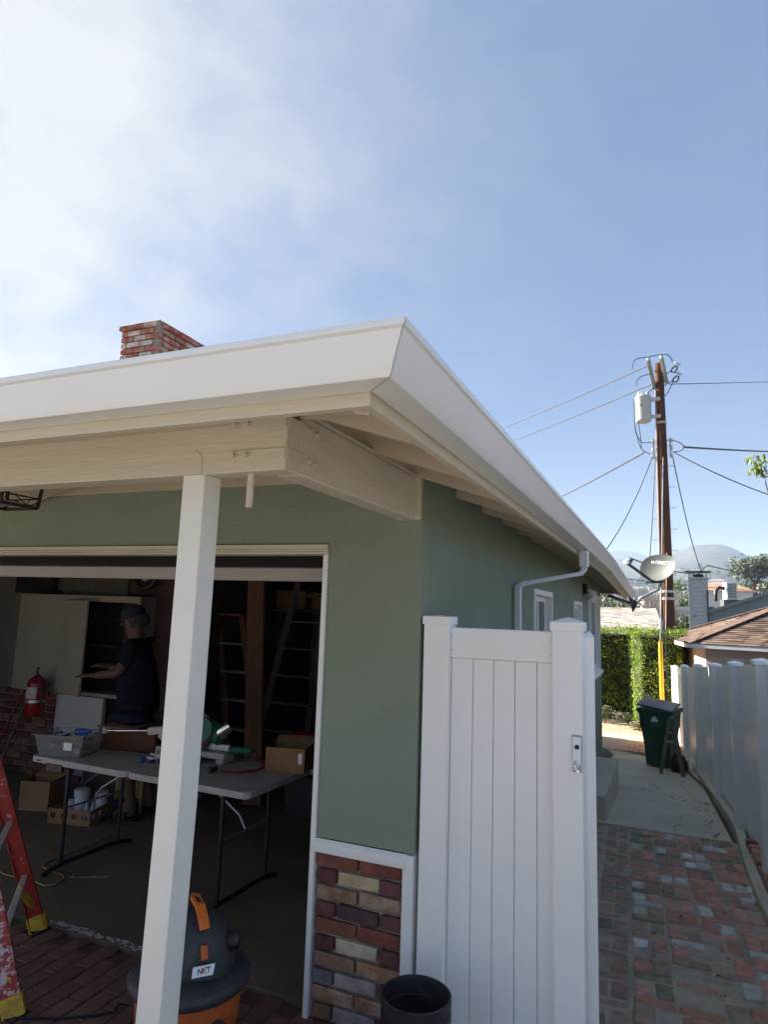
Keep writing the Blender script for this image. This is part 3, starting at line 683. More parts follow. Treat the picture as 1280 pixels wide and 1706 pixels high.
# chimney of single bricks
ch = MB(); CX0, CX1, CY0, CY1, CT = -5.365, -4.745, 3.205, 4.13, 5.33
cb = ch.box((CX0 + .035, CY0 + .035, 3.0), (CX1 - .035, CY1 - .035, CT - .02)).build('chimney', m_mortar, house)
cbf = sized_bricks((.198, .095, .062), .003, .006, 4, 400); cbh = sized_bricks((.095, .095, .062), .003, .006, 3, 420); random.seed(14)
for r_ in range(14):
    z = CT - .045 - .078 * r_ - .0
    cap = r_ == 0; o_ = .028 if cap else 0; wt = [b_chim] * 3 + ([b_chimw] * (4 if 2 <= r_ <= 7 else 1))
    # front and right faces run in stretcher bond
    x = CX0 - o_ + (.105 if r_ % 2 else 0)
    if r_ % 2: inst(random.choice(cbh), 'brick', cb, (CX0 + .048 - o_, CY0 + .048 - o_, z), mat=random.choice(wt))
    while x + .2 < CX1 + o_ + .08:
        w = min(.198, CX1 + o_ - x)
        if w > .05: inst(random.choice(cbf), 'brick', cb, (x + w / 2, CY0 + .048 - o_ + random.uniform(-.003, .003), z), (0, random.uniform(-.01, .01), 0), scale=(w / .198, 1, 1), mat=random.choice(wt))
        x += .209
    y = CY0 + .1 - o_ + (.105 if r_ % 2 == 0 else 0)
    if r_ % 2 == 0: inst(random.choice(cbh), 'brick', cb, (CX1 - .048 + o_, CY0 + .148 - o_, z), mat=random.choice(wt))
    while y < CY1 + o_ - .05:
        w = min(.198, CY1 + o_ - y)
        inst(random.choice(cbf), 'brick', cb, (CX1 - .048 + o_ + random.uniform(-.003, .003), y + w / 2, z), (0, 0, math.pi / 2), scale=(w / .198, 1, 1), mat=random.choice([b_chim] * 4 + [b_chimw]))
        y += .209
MB().box((CX0 + .0, CY0 + .0, CT - .02), (CX1 - .0, CY1 - .0, CT + .004)).build('chimney_crown', m_mortar, cb, bevel=.01)
exec_parts = True

# ================================================================ gate panel and white fences
gate = thing('gate_panel', 'fixed white vinyl gate panel beside the green wall, five narrow boards between two posts', 'fence panel', (0, 0, 0))
def vpost(parent, x, y, z0, z1, w=.127, capw=.141, apex=.03, name='post', mat=None, rz=0, base=.035):
    mat = mat or m_vinyl
    mt = Matrix.Translation((x, y, 0)) @ Matrix.Rotation(rz, 4, 'Z')
    p = MB(); p.box((-w / 2, -w / 2, z0), (w / 2, w / 2, z1), mt); po_ = p.build(name, mat, parent, bevel=.006, seg=2)
    c = MB(); h = capw / 2
    vs = [mt @ Vector(v) for v in [(-h, -h, z1 - base), (h, -h, z1 - base), (h, h, z1 - base), (-h, h, z1 - base), (-h, -h, z1 + .002), (h, -h, z1 + .002), (h, h, z1 + .002), (-h, h, z1 + .002), (0, 0, z1 + apex)]]
    c.add(vs, [(0, 3, 2, 1), (0, 1, 5, 4), (1, 2, 6, 5), (2, 3, 7, 6), (3, 0, 4, 7), (4, 5, 8), (5, 6, 8), (6, 7, 8), (7, 4, 8)])
    c.build('post_cap', mat, po_, bevel=.0015); return po_
vpost(gate, .075, .064, -.12, 1.790, w=.118, capw=.128, apex=.008)
vpost(gate, .650, .064, -.12, 1.785, w=.122, capw=.136, apex=.024)
MB().box((.1345, .04, 1.612), (.5885, .085, 1.745)).build('top_rail', m_vinyl, gate, bevel=.004)
MB().box((.1345, .04, -.05), (.5885, .085, .12)).build('bottom_rail', m_vinyl, gate, bevel=.004)
bx = [.1345, .236, .329, .423, .518, .5885]
for a, b in zip(bx, bx[1:]):
    MB().box((a + .0012, .052, .1205), (b - .0012, .074, 1.6115)).build('board', m_vinyl, gate, bevel=.0035)
m_g0 = M('latch_shadow_grey', (.38, .38, .39), .5, .05, 3, 0)
lat = MB(); lat.box((.672, -.016, 1.200), (.706, .0025, 1.330)); la = lat.build('latch', M('latch_white', (.86, .87, .88), .3, .02, 3, 0), gate, bevel=.005, seg=2)
MB().box((.669, -.0005, 1.192), (.7085, .0024, 1.336)).build('latch_shadow_outline', m_g0, la)  # thin grey rim behind the latch, its shadow outline painted as colour
m_ = frame((.690, -.0165, 1.292), (1, 0, 0), (0, -1, 0)); MB().lathe([(.0095, 0), (.0095, .003), (.006, .004)], n=16, m=m_).build('keyhole', m_black, la)
MB().tube([(.684, -.014, 1.236), (.684, -.026, 1.226), (.685, -.029, 1.208), (.694, -.028, 1.199), (.700, -.02, 1.206), (.700, -.014, 1.222)], .0042, 8).build('latch_hook', m_chrome, la, smooth=True)
for z in (1.315,): MB().cyl((.693, -.0125, z), (.693, -.0145, z), .003, 8).build('screw', m_steel, la)
for x_ in (.142, .580):
    for z_ in (1.645, 1.71): MB().cyl((x_, .0398, z_), (x_, .0375, z_), .0032, 8).build('screw', m_steel, gate)
leaf = thing('open_gate', 'white gate leaf swung open, seen edge on right of the latch post', 'gate', (.726, .13, 0), R(11))
st_ = MB(); st_.box((-.0225, 0, -.02), (.0225, .05, 1.728)); so_ = st_.build('stile', m_vinyl, leaf, bevel=.003)
c = MB(); c.add([(-.025, -.003, 1.7285), (.025, -.003, 1.7285), (.025, .053, 1.7285), (-.025, .053, 1.7285), (0, .025, 1.752)], [(0, 1, 4), (1, 2, 4), (2, 3, 4), (3, 0, 4), (3, 2, 1, 0)]); c.build('stile_cap', m_vinyl, so_)
MB().box((-.020, .0515, 1.58), (.020, .72, 1.70)).build('top_rail', m_vinyl, leaf, bevel=.003); MB().box((-.020, .0515, .03), (.020, .72, .15)).build('bottom_rail', m_vinyl, leaf, bevel=.003)
for i in range(7): MB().box((-.012, .0525 + i * .095, .151), (.012, .1455 + i * .095, 1.579)).build('board', m_vinyl, leaf, bevel=.002)
MB().box((-.0225, .721, -.02), (.0225, .77, 1.728)).build('stile', m_vinyl, leaf, bevel=.003)
fence = thing('white_fence', 'long white vinyl privacy fence stepping down the slope along the right of the walk', 'fence', (0, 0, 0))
fp = [(1.84, -.35, 1.80), (1.845, 1.72, 1.65), (1.835, 3.82, 1.50), (1.80, 5.93, 1.353), (1.71, 8.0, 1.20), (1.555, 10.05, 1.057), (1.385, 11.95, .905), (1.215, 14.0, .745)]
for i, (x, y, z) in enumerate(fp):
    vpost(fence, x - .042, y, gz(.7, y) - .05, z - .025, w=.135, capw=.155, apex=.025, mat=m_vinyl, rz=.05)
for (xa, ya, za), (xb, yb, zb) in zip(fp, fp[1:]):
    a, b = Vector((xa, ya, 0)), Vector((xb, yb, 0)); d = (b - a); L = d.length; d.normalize(); nrm = Vector((d.y, -d.x, 0)); a0 = .062; L1 = L - .062
    zt_a, zt_b = za - .055, zb - .055; zg_a, zg_b = gz(.7, ya) - .02, gz(.7, yb) - .02
    def pt(s_, off, z): q = a + d * s_ + nrm * off; return (q.x, q.y, z)
    zT = lambda s_: lerp(zt_a, zt_b, s_ / L); zB = lambda s_: lerp(zg_a, zg_b, s_ / L)
    for nm, lo, hi in (('top_rail', lambda s_: zT(s_) - .135, zT), ('bottom_rail', lambda s_: zB(s_) + .03, lambda s_: zB(s_) + .17)):
        mb = MB(); mb.add([pt(a0, -.022, lo(a0)), pt(L1, -.022, lo(L1)), pt(L1, .022, lo(L1)), pt(a0, .022, lo(a0)), pt(a0, -.022, hi(a0)), pt(L1, -.022, hi(L1)), pt(L1, .022, hi(L1)), pt(a0, .022, hi(a0))],
            [(0, 3, 2, 1), (4, 5, 6, 7), (0, 1, 5, 4), (1, 2, 6, 5), (2, 3, 7, 6), (3, 0, 4, 7)]); mb.build(nm, m_vinyl2, fence, bevel=.003)
    mb = MB(); n_ = int((L1 - a0) / .032); prof = []
    for k in range(n_):
        s0 = a0 + (L1 - a0) * k / n_; w_ = (L1 - a0) / n_
        prof += [(s0, -.002), (s0 + w_ * .22, -.021), (s0 + w_ * .78, -.021), (s0 + w_ * .999, -.002)]
    for s_, o_ in prof: mb.v += [pt(s_, o_, zB(s_) + .16), pt(s_, o_, zT(s_) - .13)]
    for k in range(len(prof) - 1): mb.f.append((2 * k, 2 * k + 2, 2 * k + 3, 2 * k + 1)); mb.mi.append(0)
    mb.build('ribbed_panel', m_vinyl2, fence, recalc=False)

# ================================================================ things outside by the garage
def bucket(z, rot, label):
    t = thing('bucket', label, 'bucket', (.123, -.285, z), rot, 'stacked black buckets')
    b_ = MB(); b_.lathe([(.0, .003), (.095, .003), (.100, .0), (.122, .27), (.127, .272), (.1285, .290), (.134, .292), (.1345, .325), (.1285, .329), (.1265, .325), (.125, .30), (.097, .012), (.0, .012)], n=48, cap=False)
    b_.build('pail', m_bucket, t, smooth=True, ang=35)
    r_ = MB(); 
    for zz in (.245, .215): r_.lathe([(.1195, zz - .004), (.1255, zz - .003), (.1262, zz + .003), (.1205, zz + .004)], n=48, cap=False)
    r_.build('rib', m_bucket, t, smooth=True)
    r2 = MB()
    for zz in (.26, .19): r2.lathe([(.1205 - (.27 - zz) * .09, zz), (.1185 - (.27 - zz) * .09, zz + .002), (.1208 - (.27 - zz) * .09, zz + .004)], n=48, cap=False)
    r2.build('inner_ring', m_bucket, t, smooth=True)
m_bucket = M('bucket_plastic', (.022, .022, .024), .45, .25, 7, .2, 110, .4, stain=(.075, .07, .065), sfac=.35, ss=14, sedge=(.5, .7))
for i, l_ in enumerate(('black plastic bucket lowest in the stack by the brick pier', 'black plastic bucket second from the bottom of the stack by the brick pier', 'black plastic bucket just under the open top one of the stack', 'open black plastic bucket on top of the stack by the brick pier')):
    bucket(-.105 + i * .052, i * .7, l_)
# --- shop vacuum
vac = thing('shop_vacuum', 'orange and black wet-dry shop vacuum standing half behind the white porch post', 'vacuum cleaner', (-.785, -.475, 0.028)); vac.scale = (.88, .88, .87)
m_or = M('orange_plastic', (.50, .115, .028), .45, .12, 5, .15, 90, .4, stain=(.33, .10, .05), sfac=.4, ss=6)
m_or2 = M('handle_orange', (.68, .16, .02), .4, .08, 5, .1, 60, .4)
m_vb = M('vacuum_black', (.035, .037, .042), .5, .2, 5, .35, 160, .4, stain=(.085, .08, .075), sfac=.4, ss=5)
MB().lathe([(.0, .05), (.20, .05), (.215, .07), (.232, .20), (.243, .335), (.243, .345), (0, .345)], n=40, cap=False).build('tank', m_or, vac, smooth=True)
rim = MB()
for zr, rr in ((.325, .252), (.332, .272), (.352, .279), (.372, .268), (.39, .235), (.405, .20)): pass
rim.lathe([(.24, .318), (.262, .316), (.274, .330), (.2755, .352), (.262, .372), (.232, .386), (.20, .394), (.12, .40), (0, .40)], n=48, cap=False).build('lid', m_vb, vac, smooth=True, ang=50)
dome = MB()
for nrow, (z, rx, ry) in enumerate(((.385, .215, .185), (.42, .212, .180), (.48, .198, .168), (.54, .172, .148), (.585, .135, .118), (.612, .085, .078), (.622, .02, .02))):
    for k in range(32):
        a = 2 * math.pi * k / 32; f = 1 / max(abs(math.cos(a)) ** 2.6 + abs(math.sin(a)) ** 2.6, 1e-6) ** (1 / 2.6)
        dome.v.append((rx * math.cos(a) * f * .93, ry * math.sin(a) * f * .93, z))
for i in range(6):
    for k in range(32): dome.f.append((i * 32 + k, i * 32 + (k + 1) % 32, (i + 1) * 32 + (k + 1) % 32, (i + 1) * 32 + k)); dome.mi.append(0)
dome.f.append(tuple(6 * 32 + k for k in range(32))); dome.mi.append(0)
head = dome.build('motor_head', m_vb, vac, smooth=True, ang=50); head.rotation_euler = (0, 0, R(28))
# vents, latch and handle follow the direction towards the camera
va = math.atan2(-2.37, 1.81)
def rad(a, r, z): return Vector((math.cos(a) * r, math.sin(a) * r, z))
hp = [rad(va + math.pi - .2, .10, .60), rad(va + math.pi, .07, .655), Vector((0, 0, .672)), rad(va + .35, .07, .662), rad(va + .35, .12, .625), rad(va + .35, .145, .595)]
hb = MB()
for i_, (p_, q_) in enumerate(zip(hp, hp[1:])): hb.bar(p_, q_ + (q_ - p_).normalized() * .006, .046, .017)
h_ = hb.build('handle', m_or2, vac, bevel=.005, seg=2)
for t in (.2, .45, .7): 
    p_ = hp[2].lerp(hp[3], t) + Vector((0, 0, .010)); MB().cbox(p_, (.030, .007, .003), None).build('slot', m_black, h_)
am = va + .30; pl = frame(rad(am, .183, .515), Vector((0, 0, 1)).cross(rad(am, 1, 0)), rad(am, 1, .42))
mb = MB(); mb.cbox((0, -.004, .0), (.030, .058, .02), pl); mb.build('latch', m_or, vac, bevel=.004)
ab = va + .26; pb = frame(rad(ab, .214, .452), Vector((0, 0, 1)).cross(rad(ab, 1, 0)), rad(ab, 1, .34))
badge = MB(); badge.prism([pb @ Vector(v) for v in ((-.052, -.019, 0), (.040, -.022, 0), (.052, .02, 0), (-.046, .022, 0))], (pb.to_3x3() @ Vector((0, 0, .004))))
bd_ = badge.build('badge', M('badge_silver', (.55, .56, .58), .3, .05, 3, 0, metal=.6), vac, bevel=.001)
tm = pb @ Matrix.Translation((0, 0, .0052))
text('N  T', .030, tm, m_black, bd_, shear=.15); text('X', .034, tm @ Matrix.Translation((-.001, 0, .0006)), M('badge_orange', (.6, .12, .03), .4, .05, 3, 0), bd_, shear=.15)
hs = MB(); a_ = va + .55; hpnts = [rad(a_, .22, .20), rad(a_, .30, .20), rad(a_ + .25, .36, .17), rad(a_ + .5, .42, .08), rad(a_ + .7, .5, .035), rad(a_ + .8, .75, .035)]
fine = []
for i in range(len(hpnts) - 1):
    for k in range(14): fine.append(hpnts[i].lerp(hpnts[i + 1], k / 14))
hs.tube(fine, [.036 if k % 2 else .030 for k in range(len(fine))], 14); hs.build('hose', m_black, vac, smooth=True)
MB().cyl(rad(a_, .19, .20), rad(a_, .262, .20), .046, 20).build('hose_port', m_vb, vac, smooth=True)
k_ = rad(va + 1.5, .20, .5); MB().lathe([(0, 0), (.04, 0), (.045, .03), (.03, .05), (0, .05)], n=16, m=frame(rad(va + 1.25, .175, .50), (0, 0, 1), rad(va + 1.25, 1, 0))).build('motor_knob', m_black, vac, smooth=True)
for a in (0.4, 2.0, 3.6, 5.1): MB().cyl(rad(a, .2, -.03), rad(a, .2, .06), .028, 12).build('caster', m_black, vac, smooth=True)
tag(MB().tube([(-1.0, -.42, .12), (-1.12, -.33, .02), (-1.24, -.28, .008), (-1.30, -.30, .008), (-1.27, -.36, .008), (-1.33, -.42, .008), (-1.45, -.5, .008), (-1.7, -.62, .008), (-1.9, -.66, .008)], .0055, 6).build('vacuum_cord', m_black, smooth=True), 'black power cord trailing over the brick floor from the vacuum', 'cord')
# --- red step ladder at the left edge
lad = thing('stepladder', 'red fibreglass stepladder with yellow feet, spattered with white paint, left of the doorway', 'ladder')
m_red = M('red_fibreglass', (.38, .025, .018), .4, .12, 9, .12, 80, .4, stain=(.62, .55, .52), sfac=.5, ss=26, sedge=(.6, .67))
m_red2 = M('red_fibreglass_spattered', (.33, .035, .03), .45, .12, 9, .12, 80, .4, stain=(.62, .58, .56), sfac=.85, ss=34, sedge=(.49, .6))
m_yel = M('yellow_plastic', (.62, .38, .03), .55, .15, 9, .3, 120, .4, stain=(.30, .19, .06), sfac=.6, ss=22, sedge=(.5, .62))
H = 1.75
def railq(f, tp): return Vector(f), Vector(tp)
f1, t1 = Vector((-2.196, .02, 0)), Vector((-2.64, -.395, H)); f2, t2 = Vector((-1.635, -.565, 0)), Vector((-2.26, -.73, H))
f3, t3 = Vector((-3.02, -.80, 0)), Vector((-2.66, -.42, H)); f4, t4 = Vector((-2.50, -1.38, 0)), Vector((-2.28, -.76, H))
side = (f2 - f1).normalized()
for k, (f, t) in enumerate(((f1, t1), (f2, t2), (f3, t3), (f4, t4))):
    ch_ = MB(); s_ = side if k % 2 == 0 else -side
    d = (t - f).normalized(); n__ = s_.cross(d).normalized()
    ch_.bar(f + d * .02, t, .006, .076, up=n__); ch_.bar(f + d * .02 + n__ * .036 + s_ * .014, t + n__ * .036 + s_ * .014, .028, .005, up=n__); ch_.bar(f + d * .02 - n__ * .036 + s_ * .014, t - n__ * .036 + s_ * .014, .028, .005, up=n__)
    ch_.build('rail', m_red2 if k == 1 else m_red, lad, bevel=.001)
    ft = MB(); ft.bar(f - d * .0, f + d * .085, .050, .094, up=n__); fo = ft.build('foot', m_yel, lad, bevel=.008, seg=2)
    MB().cbox(f + Vector((0, 0, .004)), (.07, .09, .012), Matrix.Identity(4)).build('tread', m_black, fo)
for k in range(1, 6):
    t = k * .29 / H; a, b = f1.lerp(t1, t), f2.lerp(t2, t)
    MB().bar(a, b, .032, .018).build('step', M('step_aluminium', (.55, .54, .52), .4, .1, 8, .1, 60, .5, metal=.3) if k == 1 else bpy.data.materials['step_aluminium'], lad, bevel=.003)
    a, b = f3.lerp(t3, t), f4.lerp(t4, t)
    if k < 5: MB().bar(a, b, .022, .022).build('brace', bpy.data.materials['step_aluminium'], lad, bevel=.003)
for (a, b, t) in ((f1, t1, .10), (f2, t2, .10)):
    o__ = f2 if a is f1 else f1; ot = t2 if a is f1 else t1
    p_ = a.lerp(b, .075); q_ = a.lerp(b, .17).lerp(o__.lerp(ot, .17), .26)
    MB().bar(p_, q_, .02, .035).build('corner_brace', m_yel, lad, bevel=.003)
MB().bar((t1 + t3) / 2 + Vector((0, 0, .02)), (t2 + t4) / 2 + Vector((0, 0, .02)), .2, .06).build('top_cap', m_yel, lad, bevel=.012, seg=2)
# --- lantern under the porch
lan = thing('porch_lantern', 'black metal lantern with curled wire trim hanging under the porch roof', 'lantern', (-1.80, -.78, 2.235), R(4))
fr = MB()
for sx in (-1, 1):
    for sy in (-1, 1): fr.bar((sx * .10, sy * .10, 0), (sx * .125, sy * .125, .30), .012, .012)
for a, b in (((-1, -1), (1, -1)), ((1, -1), (1, 1)), ((1, 1), (-1, 1)), ((-1, 1), (-1, -1))):
    fr.bar((a[0] * .10, a[1] * .10, 0), (b[0] * .10, b[1] * .10, 0), .014, .014); fr.bar((a[0] * .125, a[1] * .125, .3), (b[0] * .125, b[1] * .125, .3), .012, .012); fr.bar((a[0] * .103, a[1] * .103, .045), (b[0] * .103, b[1] * .103, .045), .006, .006)
fr.build('frame', m_blackm, lan)
MB().prism([(-.09, -.09, .012), (.09, -.09, .012), (.09, .09, .012), (-.09, .09, .012)], (0, 0, .003)).build('pane', M('seedy_glass', (.35, .34, .30), .25, .1, 8, .3, 30), lan)
sc = MB()
for sy in (-1, 1):
    for k in range(2):
        pts = [(lerp(-.09, .09, i / 20), sy * .104, .02 + .02 * math.sin(i / 20 * math.pi * 2 + k * 2) + .012 * k) for i in range(21)]; sc.tube(pts, .0022, 5)
pts = [(.104, lerp(-.09, .09, i / 20), .025 + .018 * math.sin(i / 20 * 6.28)) for i in range(21)]; sc.tube(pts, .0022, 5)
sc.build('scrollwork', m_blackm, lan, smooth=True)
MB().cyl((0, 0, .30), (0, 0, .62), .008, 8).build('stem', m_blackm, lan); MB().lathe([(.17, .305), (.03, .37), (0, .37)], n=4, m=Matrix.Rotation(R(45), 4, 'Z')).build('roof', m_blackm, lan)

# ================================================================ inside the garage
m_tab = M('table_plastic', (.43, .42, .39), .45, .06, 4, .35, 220, .35, stain=(.30, .29, .27), sfac=.4, ss=5)
tab = thing('folding_table', 'long folding table with grey white plastic top and black steel legs in the garage', 'table', (-3.03, .54, 0), R(-1.2))
def rrect(x0, y0, x1, y1, r, z, n=6):
    out = []
    for cx, cy, a0 in ((x1 - r, y0 + r, -90), (x1 - r, y1 - r, 0), (x0 + r, y1 - r, 90), (x0 + r, y0 + r, 180)):
        out += [(cx + r * math.cos(R(a0 + 90 * i / n)), cy + r * math.sin(R(a0 + 90 * i / n)), z) for i in range(n + 1)]
    return out
MB().prism(rrect(0, 0, .876, .74, .05, .700), (0, 0, .04)).build('tabletop', m_tab, tab, bevel=.004)
MB().prism(rrect(.879, 0, 1.82, .74, .05, .700), (0, 0, .04)).build('tabletop', m_tab, tab, bevel=.004)
MB().box((.07, -.0015, .712), (.11, .002, .722)).build('table_handle', m_black, tab)
def tleg(x):
    l = MB()
    l.tube([(x, .12, .70), (x, .12, .045)], .0145, 10); l.tube([(x, .62, .70), (x, .62, .045)], .0145, 10)
    l.tube([(x, .12, .685), (x, .62, .685)], .012, 8); l.build('leg_frame', m_blackm, tab, smooth=True)
    f = MB(); f.tube([(x, -.02, .012), (x, .05, .03), (x, .16, .042), (x, .56, .042), (x, .68, .03), (x, .75, .012)], .016, 10); f.build('leg_foot', m_blackm, tab, smooth=True)
    s = 1 if x < .9 else -1
    b = MB(); b.tube([(x, .37, .40), (x + s * .05, .37, .48), (x + s * .25, .37, .60), (x + s * .42, .37, .69)], .008, 8); b.tube([(x, .12, .40), (x, .62, .40)], .008, 8); b.build('brace', m_steel, tab, smooth=True)
tleg(.25); tleg(1.56)
MB().box((.17, -.006, .66), (.32, .02, .71)).build('leg_bracket', m_blackm, tab, bevel=.004)
# storage bin
m_clear = M('cloudy_plastic', (.36, .36, .35), .3, .05, 4, .1, 40, .4)
_n, _l = m_clear.node_tree.nodes, m_clear.node_tree.links; _t = _n.new('ShaderNodeBsdfTransparent'); _x = _n.new('ShaderNodeMixShader'); _x.inputs[0].default_value = .34
_l.new(_t.outputs[0], _x.inputs[1]); _l.new(_n['Principled BSDF'].outputs[0], _x.inputs[2]); _l.new(_x.outputs[0], _n['Material Output'].inputs[0])
sbn = thing('storage_bin', 'open clear plastic storage bin full of small tools at the table end', 'storage bin', (-2.85, .705, .742), R(16))
w_, d_, hh = .175, .125, .135
def taper(mb, w0, d0, w1_, d1, z0, z1, th, floor=True):
    o0 = [(-w0, -d0, z0), (w0, -d0, z0), (w0, d0, z0), (-w0, d0, z0)]; o1 = [(-w1_, -d1, z1), (w1_, -d1, z1), (w1_, d1, z1), (-w1_, d1, z1)]
    i0 = [(-w0 + th, -d0 + th, z0 + th), (w0 - th, -d0 + th, z0 + th), (w0 - th, d0 - th, z0 + th), (-w0 + th, d0 - th, z0 + th)]; i1 = [(-w1_ + th, -d1 + th, z1), (w1_ - th, -d1 + th, z1), (w1_ - th, d1 - th, z1), (-w1_ + th, d1 - th, z1)]
    f = [(3, 2, 1, 0), (8, 9, 10, 11)]
    for k in range(4):
        j = (k + 1) % 4; f += [(k, j, 4 + j, 4 + k), (8 + j, 8 + k, 12 + k, 12 + j), (4 + k, 4 + j, 12 + j, 12 + k)]
    return mb.add(o0 + o1 + i0 + i1, f)
taper(MB(), .15, .115, .178, .14, 0, .14, .0025).build('bin_shell', m_clear, sbn)
rm = MB()
for p_, q_ in (((-.185, -.147), (.185, -.147)), ((.185, -.147), (.185, .147)), ((.185, .147), (-.185, .147)), ((-.185, .147), (-.185, -.147))): rm.bar((p_[0], p_[1], .14), (q_[0], q_[1], .14), .014, .010)
rm.build('bin_rim', m_clear, sbn, bevel=.002)
MB().box((.04, -.1385, .05), (.10, -.136, .10)).build('bin_label', m_white, sbn)
random.seed(4)
m_bl = M('blue_plastic', (.02, .10, .35), .4, .1, 5, .1); m_navy = M('navy_cloth', (.010, .014, .032), .9, .3, 12, .6, 60, .2); m_g = M('grey_rubber', (.10, .10, .105), .6, .2, 6, .2)
def clutter(parent, n, w, d, z0, z1, names=('tool',)):
    for k in range(n):
        mb = MB(); c = (random.uniform(-w, w), random.uniform(-d, d), random.uniform(z0, z1)); rr = Matrix.Translation(c) @ Matrix.Rotation(random.uniform(0, 3), 4, 'Z') @ Matrix.Rotation(random.uniform(-.6, .6), 4, 'X')
        t = k % 3
        if t == 0: mb.lathe([(0, -.035), (.015, -.033), (.018, 0), (.012, .03), (0, .035)], n=10, m=rr @ Matrix.Rotation(1.5, 4, 'Y'))
        elif t == 1: mb.cbox((0, 0, 0), (.06, .022, .02), rr); mb.cbox((.035, 0, 0), (.02, .034, .026), rr)
        else: mb.tube([rr @ Vector((.04 * math.cos(a), .03 * math.sin(a), .004 * a)) for a in [i * .6 for i in range(12)]], .006, 6)
        mb.build(random.choice(names), random.choice([m_black, m_navy, m_g, m_g, m_white, m_bl, m_or]), parent, bevel=.0, smooth=(t != 1))
cl0 = thing('hand_tools', 'mixed dark hand tools and cables heaped in the clear storage bin', 'tools', (-2.85, .705, .745), R(16))
clutter(cl0, 26, .12, .085, .02, .11)
tag(MB().lathe([(0, -.06), (.022, -.058), (.024, .03), (.015, .05), (.012, .075), (0, .075)], n=14, m=Matrix.Translation((-2.78, .74, .888)) @ Matrix.Rotation(1.45, 4, 'Y')).build('spray_bottle', m_bl, smooth=True), 'blue plastic bottle lying on top of the storage bin', 'bottle')
# wooden box behind the bin
m_wd = M('reddish_wood', (.11, .042, .022), .6, .2, 3, .3, 40, .3, stretch=(1, 9, 9)); m_wd2 = M('tan_wood', (.27, .16, .08), .6, .2, 3, .3, 40, .3, stretch=(1, 9, 9))
wb = thing('wooden_box', 'dark reddish wooden box on the table behind the clear bin', 'box', (-2.66, 1.06, .742), R(8))
MB().box((-.17, -.12, 0), (.30, -.105, .15)).build('side_board', m_wd, wb, bevel=.002); MB().box((-.17, .105, 0), (.30, .12, .15)).build('side_board', m_wd, wb, bevel=.002); MB().box((-.17, -.104, 0), (-.155, .104, .15)).build('end_board', m_wd, wb, bevel=.002); MB().box((.285, -.104, 0), (.30, .104, .15)).build('end_board', m_wd, wb, bevel=.002); MB().box((-.18, -.13, .151), (.12, .13, .163)).build('lid_board', m_wd2, wb, bevel=.002)
def lump(name, c, r, mat, label, cat, seed, parent=None, amp=.35, sub=3):
    bm = bmesh.new(); bmesh.ops.create_icosphere(bm, subdivisions=sub, radius=1)
    for v in bm.verts:
        n_ = noise.noise(v.co * 1.7 + Vector((seed, 0, 0))) * amp + noise.noise(v.co * 4.5 + Vector((seed, 3, 0))) * amp * .4
        q = v.co * (1 + n_); v.co = Vector((q.x * r[0], q.y * r[1], max(q.z, -.75) * r[2])) + Vector(c)
    me = bpy.data.meshes.new(name); bm.to_mesh(me); bm.free(); me.materials.append(mat); me.polygons.foreach_set('use_smooth', [True] * len(me.polygons))
    o = bpy.data.objects.new(name, me); COL.objects.link(o)
    if parent: o.parent = parent
    elif label: tag(o, label, cat)
    return o
lump('tool_bag', (-2.68, 1.07, .95), (.17, .11, .05), m_navy, 'dark blue cloth tool bag slumped on the wooden box', 'bag', 2)
lump('work_cloth', (-2.45, 1.30, .86), (.2, .12, .14), M('dark_cloth', (.03, .028, .03), .9, .3, 8, .6, 40, .2), 'dark crumpled cloth heaped at the back of the folding table', 'cloth', 7)
# mitre saw
saw = thing('mitre_saw', 'sliding mitre saw with cream arm and green motor on the folding table', 'saw', (-2.03, .97, .742), R(4))
m_sawc = M('saw_cream', (.50, .47, .40), .45, .1, 8, .15, 60, .4, stain=(.25, .2, .15), sfac=.4, ss=12); m_sawg = M('saw_green', (.015, .12, .075), .4, .15, 6, .1)
MB().lathe([(0, 0), (.16, 0), (.165, .02), (.15, .055), (0, .06)], n=32, m=Matrix.Translation((-.06, -.02, 0))).build('turntable', m_sawc, saw, smooth=True)
b_ = MB(); b_.box((-.26, -.02, .03), (.30, .12, .07)); b_.box((.24, -.03, 0), (.30, .13, .035)); b_.box((-.26, -.03, 0), (-.20, .13, .035)); b_.build('base', m_sawc, saw, bevel=.006)
MB().box((-.24, .055, .071), (.29, .075, .115)).build('guide_fence', m_steel, saw, bevel=.003)
ra = MB(); ra.cyl((-.62, -.10, .155), (-.08, -.02, .19), .009, 10); ra.cyl((-.62, -.07, .150), (-.08, .01, .185), .009, 10); ra.build('slide_rail', m_chrome, saw, smooth=True)
MB().box((-.65, -.115, .135), (-.62, -.055, .175)).build('rail_end', m_sawc, saw, bevel=.004)
ar = MB(); ar.bar((-.30, -.05, .175), (-.10, .0, .195), .06, .05); ar.bar((-.22, -.03, .165), (-.04, .05, .04), .05, .06); ar.bar((-.12, -.01, .19), (-.05, .0, .27), .05, .07); ar.build('arm', m_sawc, saw, bevel=.01, seg=2)
mo = MB(); mo.lathe([(0, 0), (.035, 0), (.06, .01), (.066, .10), (.06, .15), (.04, .165), (0, .165)], n=24, m=frame((.12, .02, .235), (0, 1, 0), (.85, -.1, -.4))); mo.build('motor', m_sawg, saw, smooth=True)
MB().lathe([(0, 0), (.125, 0), (.128, .01), (.125, .03), (0, .03)], n=36, m=frame((.02, .03, .20), (1, 0, 0), (.45, -.9, .05))).build('blade_guard', m_sawc, saw, smooth=True)
MB().lathe([(0, 0), (.100, 0), (.102, .01), (0, .012)], n=36, m=frame((.045, .0, .16), (1, 0, 0), (.45, -.9, .05))).build('guard_cover', m_wd, saw, smooth=True)
